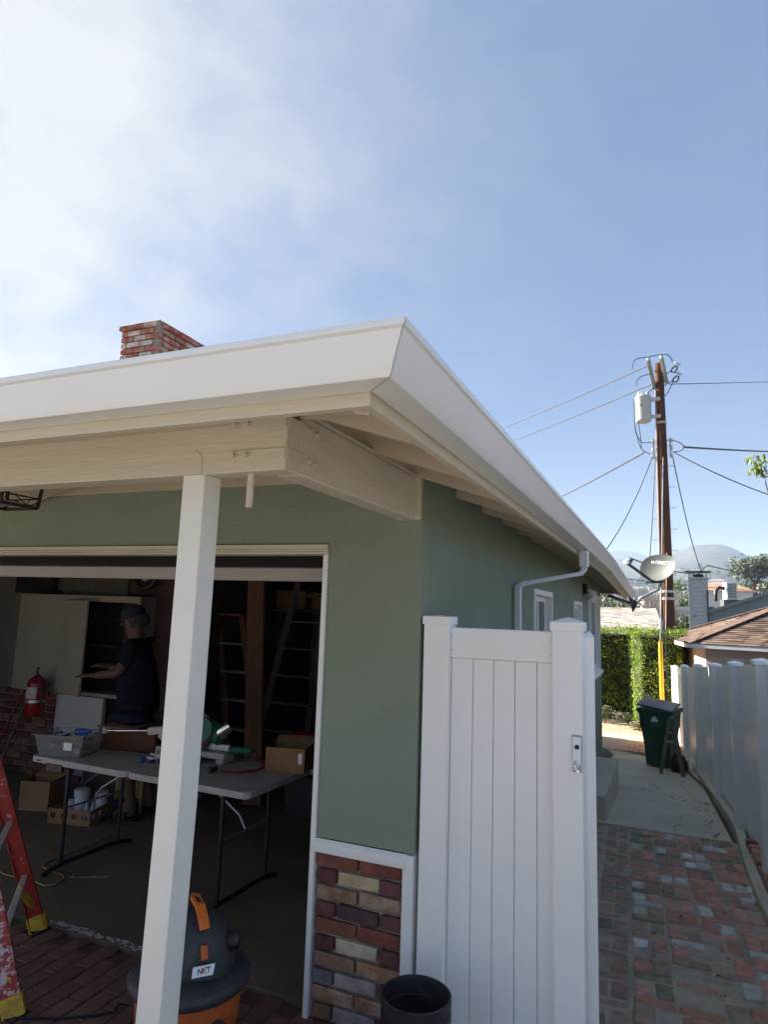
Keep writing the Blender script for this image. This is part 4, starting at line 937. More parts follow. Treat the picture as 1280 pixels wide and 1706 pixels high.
MB().lathe([(.07, 0), (.082, 0), (.082, .055), (.07, .055)], n=28, m=frame((.125, -.04, .225), (1, 0, 0), (.3, -.95, .1))).build('green_shroud', m_sawg, saw, smooth=True)
MB().tube([(.0, 0, .29), (.03, -.02, .34), (.11, -.05, .34), (.14, -.05, .28)], .014, 10).build('handle', m_black, saw, smooth=True)
MB().lathe([(0, 0), (.04, 0), (.045, .02), (.03, .1), (0, .1)], n=16, m=frame((.26, -.02, .20), (0, 1, 0), (.6, 0, .5))).build('motor_cap', m_chrome, saw, smooth=True)
tag(MB().tube([(-2.28, .99, .80), (-2.36, .97, .752), (-2.45, .96, .748), (-2.53, 1.0, .748), (-2.60, 1.08, .748), (-2.63, 1.2, .748)], .0045, 6).build('saw_cord', m_black, smooth=True), 'black cord curling over the table top behind the mitre saw', 'cord')
tag(MB().tube([(-1.625, .82, .750), (-1.60, .80, .752), (-1.50, .85, .752), (-1.44, .95, .752), (-1.46, 1.05, .752), (-1.60, 1.2, .752), (-1.63, 1.22, .752)], .0085, 8).build('red_clamp_bar', M('red_paint_dark', (.30, .015, .03), .4, .1, 4, .05), smooth=True), 'thin bent red bar lying on the table before the cardboard box', 'clamp')
lt_ = thing('loose_tools', 'loose tools, bits and offcuts scattered on the folding table top', 'tools', (-1.95, .86, .745), 0)
random.seed(52); clutter(lt_, 9, .30, .10, .006, .02); 
lt2 = thing('power_drill', 'black and green cordless drill lying beside the mitre saw', 'drill', (-1.68, 1.10, .79), R(30)); MB().cyl((-.09, 0, .03), (.06, 0, .03), .028, 14).build('drill_body', m_sawg, lt2, smooth=True); MB().cyl((.06, 0, .03), (.11, 0, .03), .018, 12, .01).build('chuck', m_black, lt2, smooth=True); MB().bar((-.03, 0, .0), (-.06, .10, -.02), .035, .04).build('grip', m_black, lt2, bevel=.006); MB().cbox((-.065, .12, -.02), (.08, .05, .05)).build('battery', m_black, lt2, bevel=.006)
sd_ = MB(); random.seed(66)
for k in range(900):
    x, y = random.gauss(-2.0, .22), random.gauss(.86, .12)
    if not (-2.95 < x < -1.3 and .57 < y < 1.25): continue
    q = random.uniform(.0008, .003); sd_.add([(x - q, y - q, .7425), (x + q, y - q, .743), (x + q, y + q, .7425), (x - q, y + q, .744)], [(0, 1, 2, 3)])
struct(sd_.build('sawdust', M('sawdust', (.42, .30, .18), .9, .2, 20, 0), recalc=False), 'stuff')
# cardboard box
m_card = M('cardboard', (.30, .17, .085), .85, .12, 3, .15, 60, .2, stain=(.20, .11, .05), sfac=.5, ss=4)
cb_ = thing('cardboard_box', 'open brown cardboard box with torn white label on the table end', 'box', (-1.30, 1.10, .742), R(14))
taper(MB(), .13, .10, .132, .102, 0, .155, .004).build('carton', m_card, cb_)
f_ = MB(); f_.prism([(-.132, .102, .155), (.132, .102, .155), (.128, .16, .185), (-.128, .16, .185)], (0, .003, .003)); f_.build('flap', m_card, cb_)
MB().box((.09, -.1035, .06), (.115, -.1012, .125)).build('paper_label', m_white, cb_)
tag(MB().box((-1.42, 1.28, .742), (-1.22, 1.42, .93)).build('red_tool_case', M('red_plastic', (.28, .012, .02), .4, .1, 4, .1), bevel=.02, seg=3), 'small red plastic case behind the cardboard box', 'case')
# under the table
cr_ = thing('produce_crate', 'low brown cardboard produce tray with round holes under the table', 'crate', (-3.50, 1.46, .004), R(14))
def holewall(p, q, h, nh, name='tray_side'):
    mb = MB(); p, q = Vector(p), Vector(q); L = (q - p).length; d = (q - p).normalized(); nrm = Vector((-d.y, d.x, 0)) * .006
    xs = [0]
    for k in range(nh):
        c_ = (k + .5) * L / nh; xs += [c_ - .022, c_ + .022]
    xs.append(L)
    for i in range(0, len(xs) - 1):
        a, b = p + d * xs[i], p + d * xs[i + 1]
        zz = [(0, h)] if i % 2 == 0 else [(0, h * .38), (h * .72, h)]
        for z0, z1 in zz: mb.prism([a + Vector((0, 0, z0)), b + Vector((0, 0, z0)), b + Vector((0, 0, z1)), a + Vector((0, 0, z1))], nrm)
    mb.build(name, m_card, cr_)
holewall((-.19, -.13, 0), (.19, -.13, 0), .115, 4); holewall((.19, -.13, 0), (.19, .15, 0), .115, 3); holewall((.19, .15, 0), (-.19, .15, 0), .115, 4); holewall((-.19, .15, 0), (-.19, -.13, 0), .115, 3)
MB().box((-.188, -.128, .002), (.188, .148, .008)).build('tray_floor', m_card, cr_)
m_jar = M('white_jar', (.55, .57, .58), .35, .05, 4, .05)
def jar(x, y, s, label):
    t = thing('jar', label, 'jar', (x, y, .012)); MB().lathe([(0, 0), (.042 * s, 0), (.045 * s, .01), (.045 * s, .13 * s), (.04 * s, .14 * s), (0, .14 * s)], n=20, cap=False).build('jar_body', m_jar, t, smooth=True)
    MB().lathe([(.047 * s, .135 * s), (.05 * s, .138 * s), (.05 * s, .175 * s), (.045 * s, .18 * s), (0, .18 * s)], n=20, cap=False).build('jar_lid', m_jar, t, smooth=True)
jar(-3.52, 1.50, 1.25, 'wide white plastic jar, largest one in the produce tray'); jar(-3.40, 1.60, 1.1, 'middle white plastic jar at the back of the produce tray'); jar(-3.58, 1.44, .8, 'small white jar at the left corner of the produce tray')
for k, (x, y, l_) in enumerate(((-3.395, 1.44, 'left of two small white squeeze bottles with pointed tips in the tray'), (-3.35, 1.46, 'right of two small white squeeze bottles with pointed tips in the tray'))):
    t = thing('squeeze_bottle', l_, 'bottle', (x, y, .012)); MB().lathe([(0, 0), (.017, 0), (.019, .01), (.018, .10), (.012, .12), (0, .12)], n=14, cap=False).build('bottle_body', m_jar, t, smooth=True); MB().lathe([(.010, .119), (.008, .135), (.002, .165), (0, .165)], n=10, cap=False).build('tip', m_jar, t, smooth=True)
t = thing('carton_box', 'plain brown cardboard carton against the brick at far left under the shelf', 'box', (-4.05, 1.55, .004), R(20)); taper(MB(), .13, .11, .13, .11, 0, .24, .004).build('carton', m_card, t); MB().prism([(-.13, .11, .24), (.13, .11, .24), (.12, .2, .27), (-.12, .2, .27)], (0, .003, .003)).build('flap', m_card, t)
t = thing('yellow_frame', 'yellow painted wooden frame leaning under the table behind the tray', 'frame', (-3.30, 1.80, .004), R(12))
mb = MB(); mb.box((-.13, 0, 0), (-.105, .02, .30)); mb.box((.105, 0, 0), (.13, .02, .30)); mb.box((-.105, 0, .275), (.105, .02, .30)); mb.build('frame_bars', M('yellow_paint', (.36, .22, .05), .5, .1, 6, .1), t); MB().box((-.105, .005, .12), (.105, .012, .275)).build('panel', M('ochre_board', (.22, .13, .04), .6, .1, 6, .1), t); MB().box((-.10, -.06, 0), (.09, -.01, .10)).build('blue_block', M('dull_blue', (.02, .04, .14), .5, .1, 5, .1), t)
mb = MB(); random.seed(12)
tl = thing('black_tool_case', 'black tool case with grey frame tubes stored beneath the folding table', 'case', (-3.62, 1.92, .004), R(10))
MB().box((-.22, -.1, .16), (.22, .12, .42)).build('case_body', m_black, tl, bevel=.02, seg=2); MB().tube([(-.2, -.14, .0), (-.15, -.16, .2), (.1, -.17, .38), (.22, -.15, .36)], .012, 8).build('tube_frame', m_g, tl, smooth=True)
# back wall: cabinet, door, extinguisher, blinds, brooms
m_cab = M('cabinet_paint', (.30, .275, .22), .6, .05, 2, .08, 30)
cab = thing('wall_cabinet', 'beige wall cabinet standing open with its door swung towards the left', 'cabinet', (0, 0, 0))
MB().box((-5.22, 2.06, .88), (-4.62, 2.09, 1.85)).build('fixed_panel', m_cab, cab, bevel=.003)
mb = MB(); mb.box((-5.22, 2.0905, .88), (-5.19, 2.31, 1.85)); mb.box((-3.62, 2.06, .88), (-3.59, 2.31, 1.85)); mb.box((-5.19, 2.0905, 1.82), (-3.62, 2.31, 1.85)); mb.box((-5.19, 2.0905, .88), (-3.62, 2.31, .91)); mb.box((-4.62, 2.055, 1.79), (-3.6, 2.09, 1.85)); mb.box((-4.62, 2.055, .86), (-4.57, 2.09, 1.79)); mb.build('carcass', m_cab, cab)
MB().box((-5.18, 2.295, .91), (-3.63, 2.312, 1.82)).build('cabinet_back', m_dark, cab); MB().box((-4.56, 2.10, 1.35), (-3.63, 2.29, 1.37)).build('shelf', m_dark, cab)
dr = MB().box((0, -.025, .895), (.46, 0, 1.80)).build('cabinet_door', m_cab, cab, bevel=.003); dr.location = (-4.56, 2.05, 0); dr.rotation_euler = (0, 0, R(-14))
MB().lathe([(0, 0), (.012, 0), (.014, .015), (0, .018)], n=12, m=frame((.43, -.025, 1.50), (1, 0, 0), (0, -1, 0))).build('knob', m_steel, dr)
mb = MB().box((-4.56, 2.06, .42), (-3.95, 2.10, .875)); tag(mb.build('white_board', M('dull_white_board', (.45, .45, .43), .6, .05, 2, .05)), 'dull white board standing below the wall cabinet', 'board')
t = thing('slatted_blind', 'grey slatted blind hung across the top of the garage back wall', 'blind', (0, 0, 0))
m_sl = M('blind_slat', (.11, .105, .095), .8, .2, 20, .1)
for k in range(9): MB().box((-4.90, 2.24, 1.90 + k * .0235), (-3.94, 2.246, 1.916 + k * .0235)).build('slat', m_sl, t)
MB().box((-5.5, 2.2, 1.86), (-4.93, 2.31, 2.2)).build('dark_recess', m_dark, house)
ex = thing('fire_extinguisher', 'red fire extinguisher with white label hung on the brick garage wall', 'fire extinguisher', (-4.66, 1.90, .675)); ex.scale = (.93, .93, .84)
m_exr = M('extinguisher_red', (.22, .006, .010), .3, .05, 3, .02, 20, .5)
MB().lathe([(0, 0), (.085, 0), (.095, .02), (.095, .36), (.085, .40), (.055, .435), (.03, .45), (.022, .47), (0, .47)], n=28, cap=False).build('cylinder', m_exr, ex, smooth=True)
lb = MB(); 
for k in range(8): 
    a0 = -2.35 + k * .21; a1 = a0 + .21; lb.add([(.0965 * math.cos(a0), .0965 * math.sin(a0), .20), (.0965 * math.cos(a1), .0965 * math.sin(a1), .20), (.0965 * math.cos(a1), .0965 * math.sin(a1), .33), (.0965 * math.cos(a0), .0965 * math.sin(a0), .33)], [(0, 1, 2, 3)])
lb.build('paper_label', M('ext_label', (.45, .42, .40), .5, .15, 30, 0, stain=(.4, .05, .05), sfac=.7, ss=9), ex, recalc=False)
MB().tube([(.0, 0, .47), (.01, -.02, .50), (.05, -.05, .53), (.09, -.07, .555)], .009, 8).build('lever', m_black, ex, smooth=True)
MB().tube([(0, 0, .48), (.06, -.05, .47), (.10, -.05, .40), (.112, -.03, .28), (.11, -.02, .15)], .011, 8).build('hose', m_black, ex, smooth=True)
MB().lathe([(.0965, .155), (.0975, .155), (.0975, .185), (.0965, .185)], n=28, cap=False).build('band', m_steel, ex)
tag(MB().tube([(-5.15, 1.75, .02), (-5.02, 2.20, 1.14)], .013, 8).build('broom_handle', M('red_pole', (.14, .03, .025), .5, .1, 4, 0), smooth=True), 'reddish broom handle leaning on the garage wall at far left', 'broom')
tag(MB().tube([(-5.02, 1.80, .02), (-5.0, 2.22, 1.12)], .012, 8).build('mop_handle', M('grey_pole', (.10, .10, .09), .5, .1, 4, 0), smooth=True), 'dark grey mop handle leaning beside the reddish one', 'mop')
# yellow cord on the slab
m_yc = M('yellow_cord', (.32, .22, .05), .5, .1, 4, 0)
tag(MB().tube([(-2.98, 1.3, .009), (-2.95, 1.0, .009), (-2.956, .69, .009), (-2.90, .625, .009), (-2.779, .605, .009), (-2.68, .60, .009), (-2.624, .555, .009), (-2.602, .472, .009), (-2.642, .425, .009), (-2.765, .445, .009), (-3.0, .43, .009), (-3.4, .5, .009)], .0045, 6).build('extension_cord', m_yc, smooth=True), 'yellow extension cord snaking over the garage slab by the table foot', 'cord')
# lumber, ladders, shelves, wheel in the deep right half
m_lum = M('lumber', (.155, .075, .042), .7, .2, 3, .3, 30, .3, stretch=(9, 9, 1))
for k, (x0, x1_, l_) in enumerate(((-2.50, -2.80, 'reddish brown timber plank leaning, leftmost of the three tall ones'), (-2.46, -2.755, 'middle of the three tall timber planks leaning in the dark garage'), (-2.415, -2.705, 'rightmost of the three tall timber planks, with a pale edge'))):
    mb = MB(); mb.bar((x0, 2.45 + k * .01, .02), (x1_, 2.72, 2.35), .038, .09); tag(mb.build('timber_plank', m_lum, bevel=.003), l_, 'plank', 'planks leaning in the garage')
wl_ = thing('wooden_stepladder', 'old wooden stepladder folded upright behind the saw', 'ladder', (0, 0, 0))
a0, a1, b0, b1 = Vector((-3.02, 2.9, 0)), Vector((-3.38, 3.0, 1.68)), Vector((-2.66, 2.9, 0)), Vector((-3.08, 3.0, 1.68))
MB().bar(a0, a1, .03, .07).build('rail', m_lum, wl_, bevel=.003); MB().bar(b0, b1, .03, .07).build('rail', m_lum, wl_, bevel=.003)
for k in range(1, 6): MB().bar(a0.lerp(a1, k / 6), b0.lerp(b1, k / 6), .09, .02).build('step', M('ladder_step', (.2, .19, .17), .6, .1, 5, .1) if k == 1 else bpy.data.materials['ladder_step'], wl_)
MB().bar(a1 + Vector((-.03, 0, .02)), b1 + Vector((.03, 0, .02)), .14, .025).build('top_step', m_lum, wl_)
bl_ = thing('dark_stepladder', 'dark wide stepladder standing in the unlit right half of the garage', 'ladder', (0, 0, 0))
a0, a1, b0, b1 = Vector((-2.98, 3.1, 0)), Vector((-2.50, 3.2, 2.2)), Vector((-2.35, 3.1, 0)), Vector((-2.16, 3.2, 2.2))
m_ldk = M('dark_ladder', (.05, .042, .038), .6, .2, 5, .1)
MB().bar(a0, a1, .025, .07).build('rail', m_ldk, bl_); MB().bar(b0, b1, .025, .07).build('rail', m_ldk, bl_)
for k in range(1, 8): MB().bar(a0.lerp(a1, k / 8), b0.lerp(b1, k / 8), .08, .02).build('step', m_ldk, bl_)
t = MB().box((-3.3, 4.9, .0), (-1.4, 5.0, 1.72)); tag(t.build('wall_board', m_inwall), 'pale board wall seen between the ladders at the back of the garage', 'board')
sh = thing('high_shelf', 'high dark shelf across the back of the garage', 'shelf', (0, 0, 0)); MB().box((-3.3, 3.9, 1.74), (-1.2, 4.4, 1.77)).build('shelf_board', m_ldk, sh); MB().box((-3.25, 3.95, 1.3), (-3.2, 4.35, 1.735)).build('bracket', m_ldk, sh); MB().box((-1.3, 3.95, 1.3), (-1.25, 4.35, 1.735)).build('bracket', m_ldk, sh)
for k, (x, w_, h_, l_) in enumerate(((-3.1, .4, .22, 'brown carton at the left end of the high garage shelf'), (-2.66, .3, .2, 'reddish brown carton in the middle of the high garage shelf'))):
    t = thing('shelf_carton', l_, 'box', (x, 4.15, 1.772)); taper(MB(), w_ / 2, .15, w_ / 2, .15, 0, h_, .004).build('carton', m_card, t); MB().box((-w_ / 2, -.151, h_ * .5), (w_ / 2, -.149, h_ * .56)).build('tape', m_wd2, t)
t = thing('bicycle_wheel', 'black tyred wheel hung high on the brown board inside the garage', 'wheel', (-3.66, 2.18, 2.06))
rr = frame((0, 0, 0), (1, 0, 0), (0, -1, .1)); MB().tube([rr @ Vector((.125 * math.cos(a), .125 * math.sin(a), 0)) for a in [i * math.pi / 16 for i in range(33)]], .026, 10, cap=False).build('tyre', m_black, t, smooth=True); MB().lathe([(0, -.01), (.055, -.012), (.06, 0), (.055, .012), (0, .014)], n=20, m=rr).build('hub', m_steel, t, smooth=True)
random.seed(41)
for k, (x, y, z, s_, l_) in enumerate(((-2.6, 3.5, .004, .3, 'dark bundle of gear on the floor behind the planks'), (-1.9, 2.6, .004, .28, 'dark plastic tote on the floor beneath the red case'), (-2.1, 3.9, .8, .25, 'dark power tool heap on a bench at the back right'))):
    t = thing('stored_gear', l_, 'gear', (x, y, z)); taper(MB(), s_ * .7, s_ * .6, s_ * .8, s_ * .7, 0, s_ * 1.2, .01).build('tote', M('tote_dark', (.03, .03, .035), .5, .2, 4, .1) if k == 0 else bpy.data.materials['tote_dark'], t, bevel=.006); clutter(t, 8, s_ * .5, s_ * .4, s_ * 1.1, s_ * 1.3)
ap = MB().box((-3.22, 2.14, .02), (-2.98, 2.40, .66)); apo = tag(ap.build('white_cupboard', M('dull_white_metal', (.40, .41, .40), .4, .05, 2, .03), bevel=.006), 'low white metal cupboard behind the man in sandals', 'cupboard')
MB().box((-3.06, 2.1365, .12), (-3.045, 2.1385, .42)).build('slot', m_dark, apo)

# ================================================================ the man at the cabinet
man = thing('person', 'man in grey cap, navy shirt, dark shorts and sandals reaching into the wall cabinet', 'person', (-3.20, 1.75, .004), R(22))
m_skin = M('skin', (.13, .065, .045), .55, .08, 12, .1, 120, .35); m_shirt = M('navy_shirt', (.006, .008, .018), .85, .25, 8, .4, 60, .2, bd=.01); m_short = M('dark_shorts', (.02, .019, .02), .85, .25, 8, .4, 60, .2, bd=.01); m_hair = M('grey_hair', (.05, .048, .045), .8, .2, 30, .4, 120, .2); m_capm = M('grey_cap', (.03, .034, .04), .8, .12, 12, .3, 120, .2); m_sand = M('sandal', (.015, .015, .017), .6, .2, 8, .1)
def skin(name, verts, edges, rad_, mat, parent, root=0, sub=2):
    me = bpy.data.meshes.new(name); me.from_pydata([tuple(v) for v in verts], edges, []); o = bpy.data.objects.new(name, me); COL.objects.link(o)
    o.modifiers.new('s', 'SKIN').use_smooth_shade = True
    for i, r_ in enumerate(rad_):
        sv = me.skin_vertices[0].data[i]; sv.radius = r_ if isinstance(r_, tuple) else (r_, r_); sv.use_root = (i == root)
    m2 = o.modifiers.new('u', 'SUBSURF'); m2.levels = sub; m2.render_levels = sub
    dg = bpy.context.evaluated_depsgraph_get(); nm = bpy.data.meshes.new_from_object(o.evaluated_get(dg)); bpy.data.objects.remove(o)
    nm.materials.clear(); nm.materials.append(mat); nm.name = name; nm.polygons.foreach_set('use_smooth', [True] * len(nm.polygons))
    o = bpy.data.objects.new(name, nm); COL.objects.link(o); o.parent = parent; return o
# local frame: the man faces -x; his left side is -y (towards the camera)
J = dict(pel=(0, 0, .93), wai=(-.02, 0, 1.08), che=(-.05, 0, 1.30), neck=(-.08, 0, 1.46), hd0=(-.10, 0, 1.53), hd1=(-.125, 0, 1.63), hd2=(-.12, 0, 1.70),
         sl=(-.06, -.15, 1.40), el=(-.13, -.22, 1.20), wl=(-.35, -.20, 1.17), sr=(-.06, .15, 1.40), er=(-.18, .18, 1.18), wr=(-.38, .14, 1.22),
         hl=(0, -.10, .90), kl=(-.03, -.11, .50), al=(.03, -.11, .09), hr=(0, .10, .90), kr=(.04, .12, .50), ar=(.10, .12, .09), tl=(-.12, -.12, .035), trr=(-.05, .13, .035), hel=(.07, -.11, .04), her=(.14, .12, .04))
ks = list(J); ix = {k: i for i, k in enumerate(ks)}
ed = [('pel', 'wai'), ('wai', 'che'), ('che', 'neck'), ('neck', 'hd0'), ('hd0', 'hd1'), ('hd1', 'hd2'), ('che', 'sl'), ('sl', 'el'), ('el', 'wl'), ('che', 'sr'), ('sr', 'er'), ('er', 'wr'), ('pel', 'hl'), ('hl', 'kl'), ('kl', 'al'), ('al', 'tl'), ('al', 'hel'), ('pel', 'hr'), ('hr', 'kr'), ('kr', 'ar'), ('ar', 'trr'), ('ar', 'her')]
rd = dict(pel=(.15, .13), wai=(.13, .12), che=(.13, .12), neck=.075, hd0=.074, hd1=.098, hd2=.078, sl=.05, el=.044, wl=.030, sr=.05, er=.044, wr=.030, hl=.095, kl=.062, al=.040, hr=.095, kr=.062, ar=.040, tl=.034, trr=.034, hel=.034, her=.034)
skin('body', [J[k] for k in ks], [(ix[a], ix[b]) for a, b in ed], [rd[k] for k in ks], m_skin, man)
def hand(w, dirv, up, name='hand'):
    w = Vector(w); d = Vector(dirv).normalized(); u = Vector(up); s_ = d.cross(u).normalized(); u = s_.cross(d)
    vs = [w - d * .02, w + d * .045]; es = [(0, 1)]; rr_ = [.027, (.036, .020)]
    for k, (o_, L) in enumerate(((-.030, .075), (-.010, .085), (.011, .078), (.031, .060))):
        b = w + d * .075 + s_ * o_; i = len(vs); vs += [b, b + d * L * .5 - u * .006, b + d * L * .85 - u * .028]; es += [(1, i), (i, i + 1), (i + 1, i + 2)]; rr_ += [.0115, .0095, .008]
    i = len(vs); vs += [w + d * .03 - s_ * .035, w + d * .065 - s_ * .055 - u * .015]; es += [(1, i), (i, i + 1)]; rr_ += [.013, .010]
    skin(name, vs, es, rr_, m_skin, man)
hand(J['wl'], (-1, .1, .05), (0, 0, 1)); hand(J['wr'], (-1, -.1, .1), (0, 0, 1))
skin('shirt', [(0, 0, .80), (-.03, 0, 1.05), (-.05, 0, 1.30), (-.08, 0, 1.47), (-.06, -.165, 1.40), (-.115, -.215, 1.235), (-.06, .165, 1.40), (-.15, .18, 1.235)], [(0, 1), (1, 2), (2, 3), (2, 4), (4, 5), (2, 6), (6, 7)], [(.20, .18), (.215, .20), (.21, .185), .10, .105, .085, .105, .085], m_shirt, man)
skin('shorts', [(0, 0, 1.02), (0, 0, .88), (-.0, -.105, .84), (-.025, -.11, .56), (0, .105, .84), (.035, .12, .56)], [(0, 1), (1, 2), (2, 3), (1, 4), (4, 5)], [(.165, .15), (.17, .15), .12, .105, .12, .105], m_short, man)
hm = Matrix.Translation((-.122, 0, 1.655)) @ Matrix.Rotation(R(-14), 4, 'Y')
MB().lathe([(.105, .0), (.108, .02), (.104, .06), (.085, .095), (.05, .115), (0, .12)], n=28, m=hm, cap=False).build('cap', m_capm, man, smooth=True)
br = MB(); br.prism([hm @ Vector(v) for v in [(-.09, -.075, .012)] + [(-.09 - .095 * math.sin(a), -.075 * math.cos(a), .012 - .02 * math.sin(a)) for a in [i * math.pi / 10 for i in range(1, 10)]] + [(-.09, .075, .012)]], (0, 0, .006)); br.build('cap_brim', m_capm, man)
mb = MB(); mb.lathe([(.098, -.075), (.107, -.04), (.108, .0), (.105, .01)], n=28, m=Matrix.Translation((-.100, 0, 1.655)) @ Matrix.Rotation(R(-20), 4, 'Y'), cap=False); ho = mb.build('hair', m_hair, man, smooth=True)
bm = bmesh.new(); bm.from_mesh(ho.data); bmesh.ops.delete(bm, geom=[v for v in bm.verts if v.co.x < -.135 and abs(v.co.y) < .09], context='VERTS'); bm.to_mesh(ho.data); bm.free()
MB().lathe([(0, 0), (.016, .004), (.012, .022), (0, .034)], n=10, m=frame((-.213, 0, 1.605), (0, 1, 0), (-.8, 0, -.3))).build('nose', m_skin, man, smooth=True)
for s_ in (-1, 1):
    MB().lathe([(0, -.006), (.018, -.004), (.026, .002), (.018, .006), (0, .004)], n=12, m=frame((-.115, s_ * .098, 1.615), (1, 0, .2), (0, s_, 0))).build('ear', m_skin, man, smooth=True)
    MB().lathe([(0, 0), (.010, .002), (.006, .008), (0, .010)], n=10, m=frame((-.208, s_ * .034, 1.635), (0, 1, 0), (-1, 0, 0))).build('eye', m_white, man, smooth=True)
MB().cbox((-.208, 0, 1.568), (.012, .045, .007)).build('mouth', M('lip', (.22, .08, .07), .5, .1, 5, 0), man, bevel=.002)
for (tx, ty), (hx_, hy_) in (((-.12, -.12), (.07, -.11)), ((-.05, .13), (.14, .12))):
    c_ = ((tx + hx_) / 2 - .03, (ty + hy_) / 2); s_ = MB(); s_.prism([(c_[0] + .15 * math.cos(a) * 1.0, c_[1] + .052 * math.sin(a), 0) for a in [i * math.pi / 10 for i in range(20)]], (0, 0, .026)); so = s_.build('sandal', m_sand, man, bevel=.004)
    for dx in (-.07, -.01, .05):
        MB().tube([(c_[0] + dx, c_[1] - .05, .015), (c_[0] + dx, c_[1] - .045, .055), (c_[0] + dx + .01, c_[1], .083 + dx * .3), (c_[0] + dx, c_[1] + .045, .055), (c_[0] + dx, c_[1] + .05, .015)], [.014, .014, .016, .014, .014], 8).build('strap', m_sand, so, smooth=True)
    for k in range(5): MB().lathe([(0, -.018), (.010, -.012), (.011, .006), (0, .018)], n=10, m=Matrix.Translation((tx - .045 - .012 * (2 - abs(k - 1.5)), ty - .032 + k * .016, .038)) @ Matrix.Rotation(1.57, 4, 'Y')).build('toe', m_skin, man, smooth=True)

# ================================================================ beyond the walk
def leafcloud(name, mat, n, gen, size, parent=None, seed=1, droop=0.3):
    random.seed(seed); v = []; f = []
    for k in range(n):
        c, nrm = gen(); nrm = Vector(nrm) + Vector((random.uniform(-1, 1), random.uniform(-1, 1), random.uniform(-1, 1))) * .75
        if nrm.length < .01: nrm = Vector((0, 0, 1))
        nrm.normalize(); t = nrm.orthogonal().normalized(); t.rotate(Matrix.Rotation(random.uniform(0, 6.28), 3, nrm)); b = nrm.cross(t)
        L = size * random.uniform(.6, 1.3); w = L * random.uniform(.38, .6); c = Vector(c); i = len(v)
        v += [tuple(c - t * L * .5), tuple(c - b * w * .5 + nrm * w * .12), tuple(c + t * L * .5 - nrm * L * droop * .3), tuple(c + b * w * .5 + nrm * w * .12)]; f.append((i, i + 1, i + 2, i + 3))
    me = bpy.data.meshes.new(name); me.from_pydata(v, [], f); me.materials.append(mat)
    o = bpy.data.objects.new(name, me); COL.objects.link(o)
    if parent: o.parent = parent
    return o
m_hedge = leafmat('hedge_leaves', (.05, .105, .012), (.30, .42, .022), 3.0)
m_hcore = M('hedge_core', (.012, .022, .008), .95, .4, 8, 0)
def hedge(poly, z0, z1, n, label, seed, bulge=.10):
    h = thing('hedge', label, 'hedge', (0, 0, 0)); cx = sum(p[0] for p in poly) / len(poly); cy = sum(p[1] for p in poly) / len(poly)
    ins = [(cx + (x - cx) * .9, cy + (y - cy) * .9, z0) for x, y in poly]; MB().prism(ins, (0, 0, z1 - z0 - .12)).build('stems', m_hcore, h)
    es = []; tot = 0
    for i in range(len(poly)):
        a, b = Vector(poly[i] + (0,)), Vector(poly[(i + 1) % len(poly)] + (0,)); L = (b - a).length; es.append((a, b, L)); tot += L
    area = tot * (z1 - z0); top = abs(sum(poly[i][0] * poly[(i + 1) % len(poly)][1] - poly[(i + 1) % len(poly)][0] * poly[i][1] for i in range(len(poly)))) / 2
    xs = [p[0] for p in poly]; ys = [p[1] for p in poly]
    def gen():
        if random.random() < top * 1.3 / (area + top * 1.3):
            x, y = random.uniform(min(xs), max(xs)), random.uniform(min(ys), max(ys)); bx_ = noise.noise(Vector((x * 2, y * 2, seed))) * bulge
            return (x, y, z1 + bx_ * 1.2 + random.gauss(0, .035) + (abs(random.gauss(0, .09)) if random.random() < .12 else 0)), (0, 0, 1)
        r = random.uniform(0, tot)
        for a, b, L in es:
            if r <= L: break
            r -= L
        p = a.lerp(b, r / L); nn = Vector((b.y - a.y, a.x - b.x, 0)).normalized(); z = random.uniform(z0, z1)
        o_ = noise.noise(Vector((p.x * 1.8, p.y * 1.8, z * 1.8 + seed))) * bulge + noise.noise(Vector((p.x * 6, p.y * 6, z * 6))) * .04 - abs(random.gauss(0, .05)) + (.05 if random.random() < .1 else 0)
        return (p.x + nn.x * o_, p.y + nn.y * o_, z), tuple(nn)
    leafcloud('foliage', m_hedge, n, gen, .062, h, seed); return h
hedge([(-2.6, 17.1), (.12, 16.9), (.12, 18.4), (-2.6, 18.4)], -.95, 1.42, 14000, 'clipped green hedge in shade at the left, behind the brick patio', 3)
hedge([(.40, 15.35), (1.35, 15.25), (1.5, 17.0), (.05, 17.0)], -.95, 1.45, 13000, 'clipped green hedge block with a sunlit left flank behind the bin', 8)
m_low = leafmat('low_plant_leaves', (.05, .075, .03), (.15, .17, .08), 6.0)
def lowplant(x, y, z, r, h_, n, label, seed):
    t = thing('flowering_shrub', label, 'shrub', (x, y, z))
    MB().tube([(0, 0, -.05), (.02, .01, h_ * .6)], [.012, .006], 6).build('stem', m_wd, t)
    leafcloud('foliage', m_low, n, lambda: ((lambda a, q, zz: ((math.cos(a) * q, math.sin(a) * q, zz), (math.cos(a), math.sin(a), .8)))(random.uniform(0, 6.28), r * math.sqrt(random.random()), random.uniform(.02, h_))), .05, t, seed)
    random.seed(seed); f = MB()
    for k in range(16): a = random.uniform(0, 6.28); q = r * random.random(); f.lathe([(0, 0), (.018, .006), (.012, .016), (0, .018)], c=(math.cos(a) * q, math.sin(a) * q, h_ * random.uniform(.7, 1)), n=6)
    f.build('blossoms', M('pale_blossom', (.5, .36, .34), .7, .2, 5, 0) if 'pale_blossom' not in bpy.data.materials else bpy.data.materials['pale_blossom'], t)
lowplant(-.62, 15.9, -.95, .30, .42, 700, 'low flowering shrub nearest the house corner below the hedge', 5)
lowplant(-.12, 15.8, -.95, .26, .30, 550, 'lower pale flowering shrub beside the sunlit hedge flank', 6)
lowplant(.30, 15.1, -.95, .2, .2, 350, 'small dry looking shrub close behind the green bin', 7)
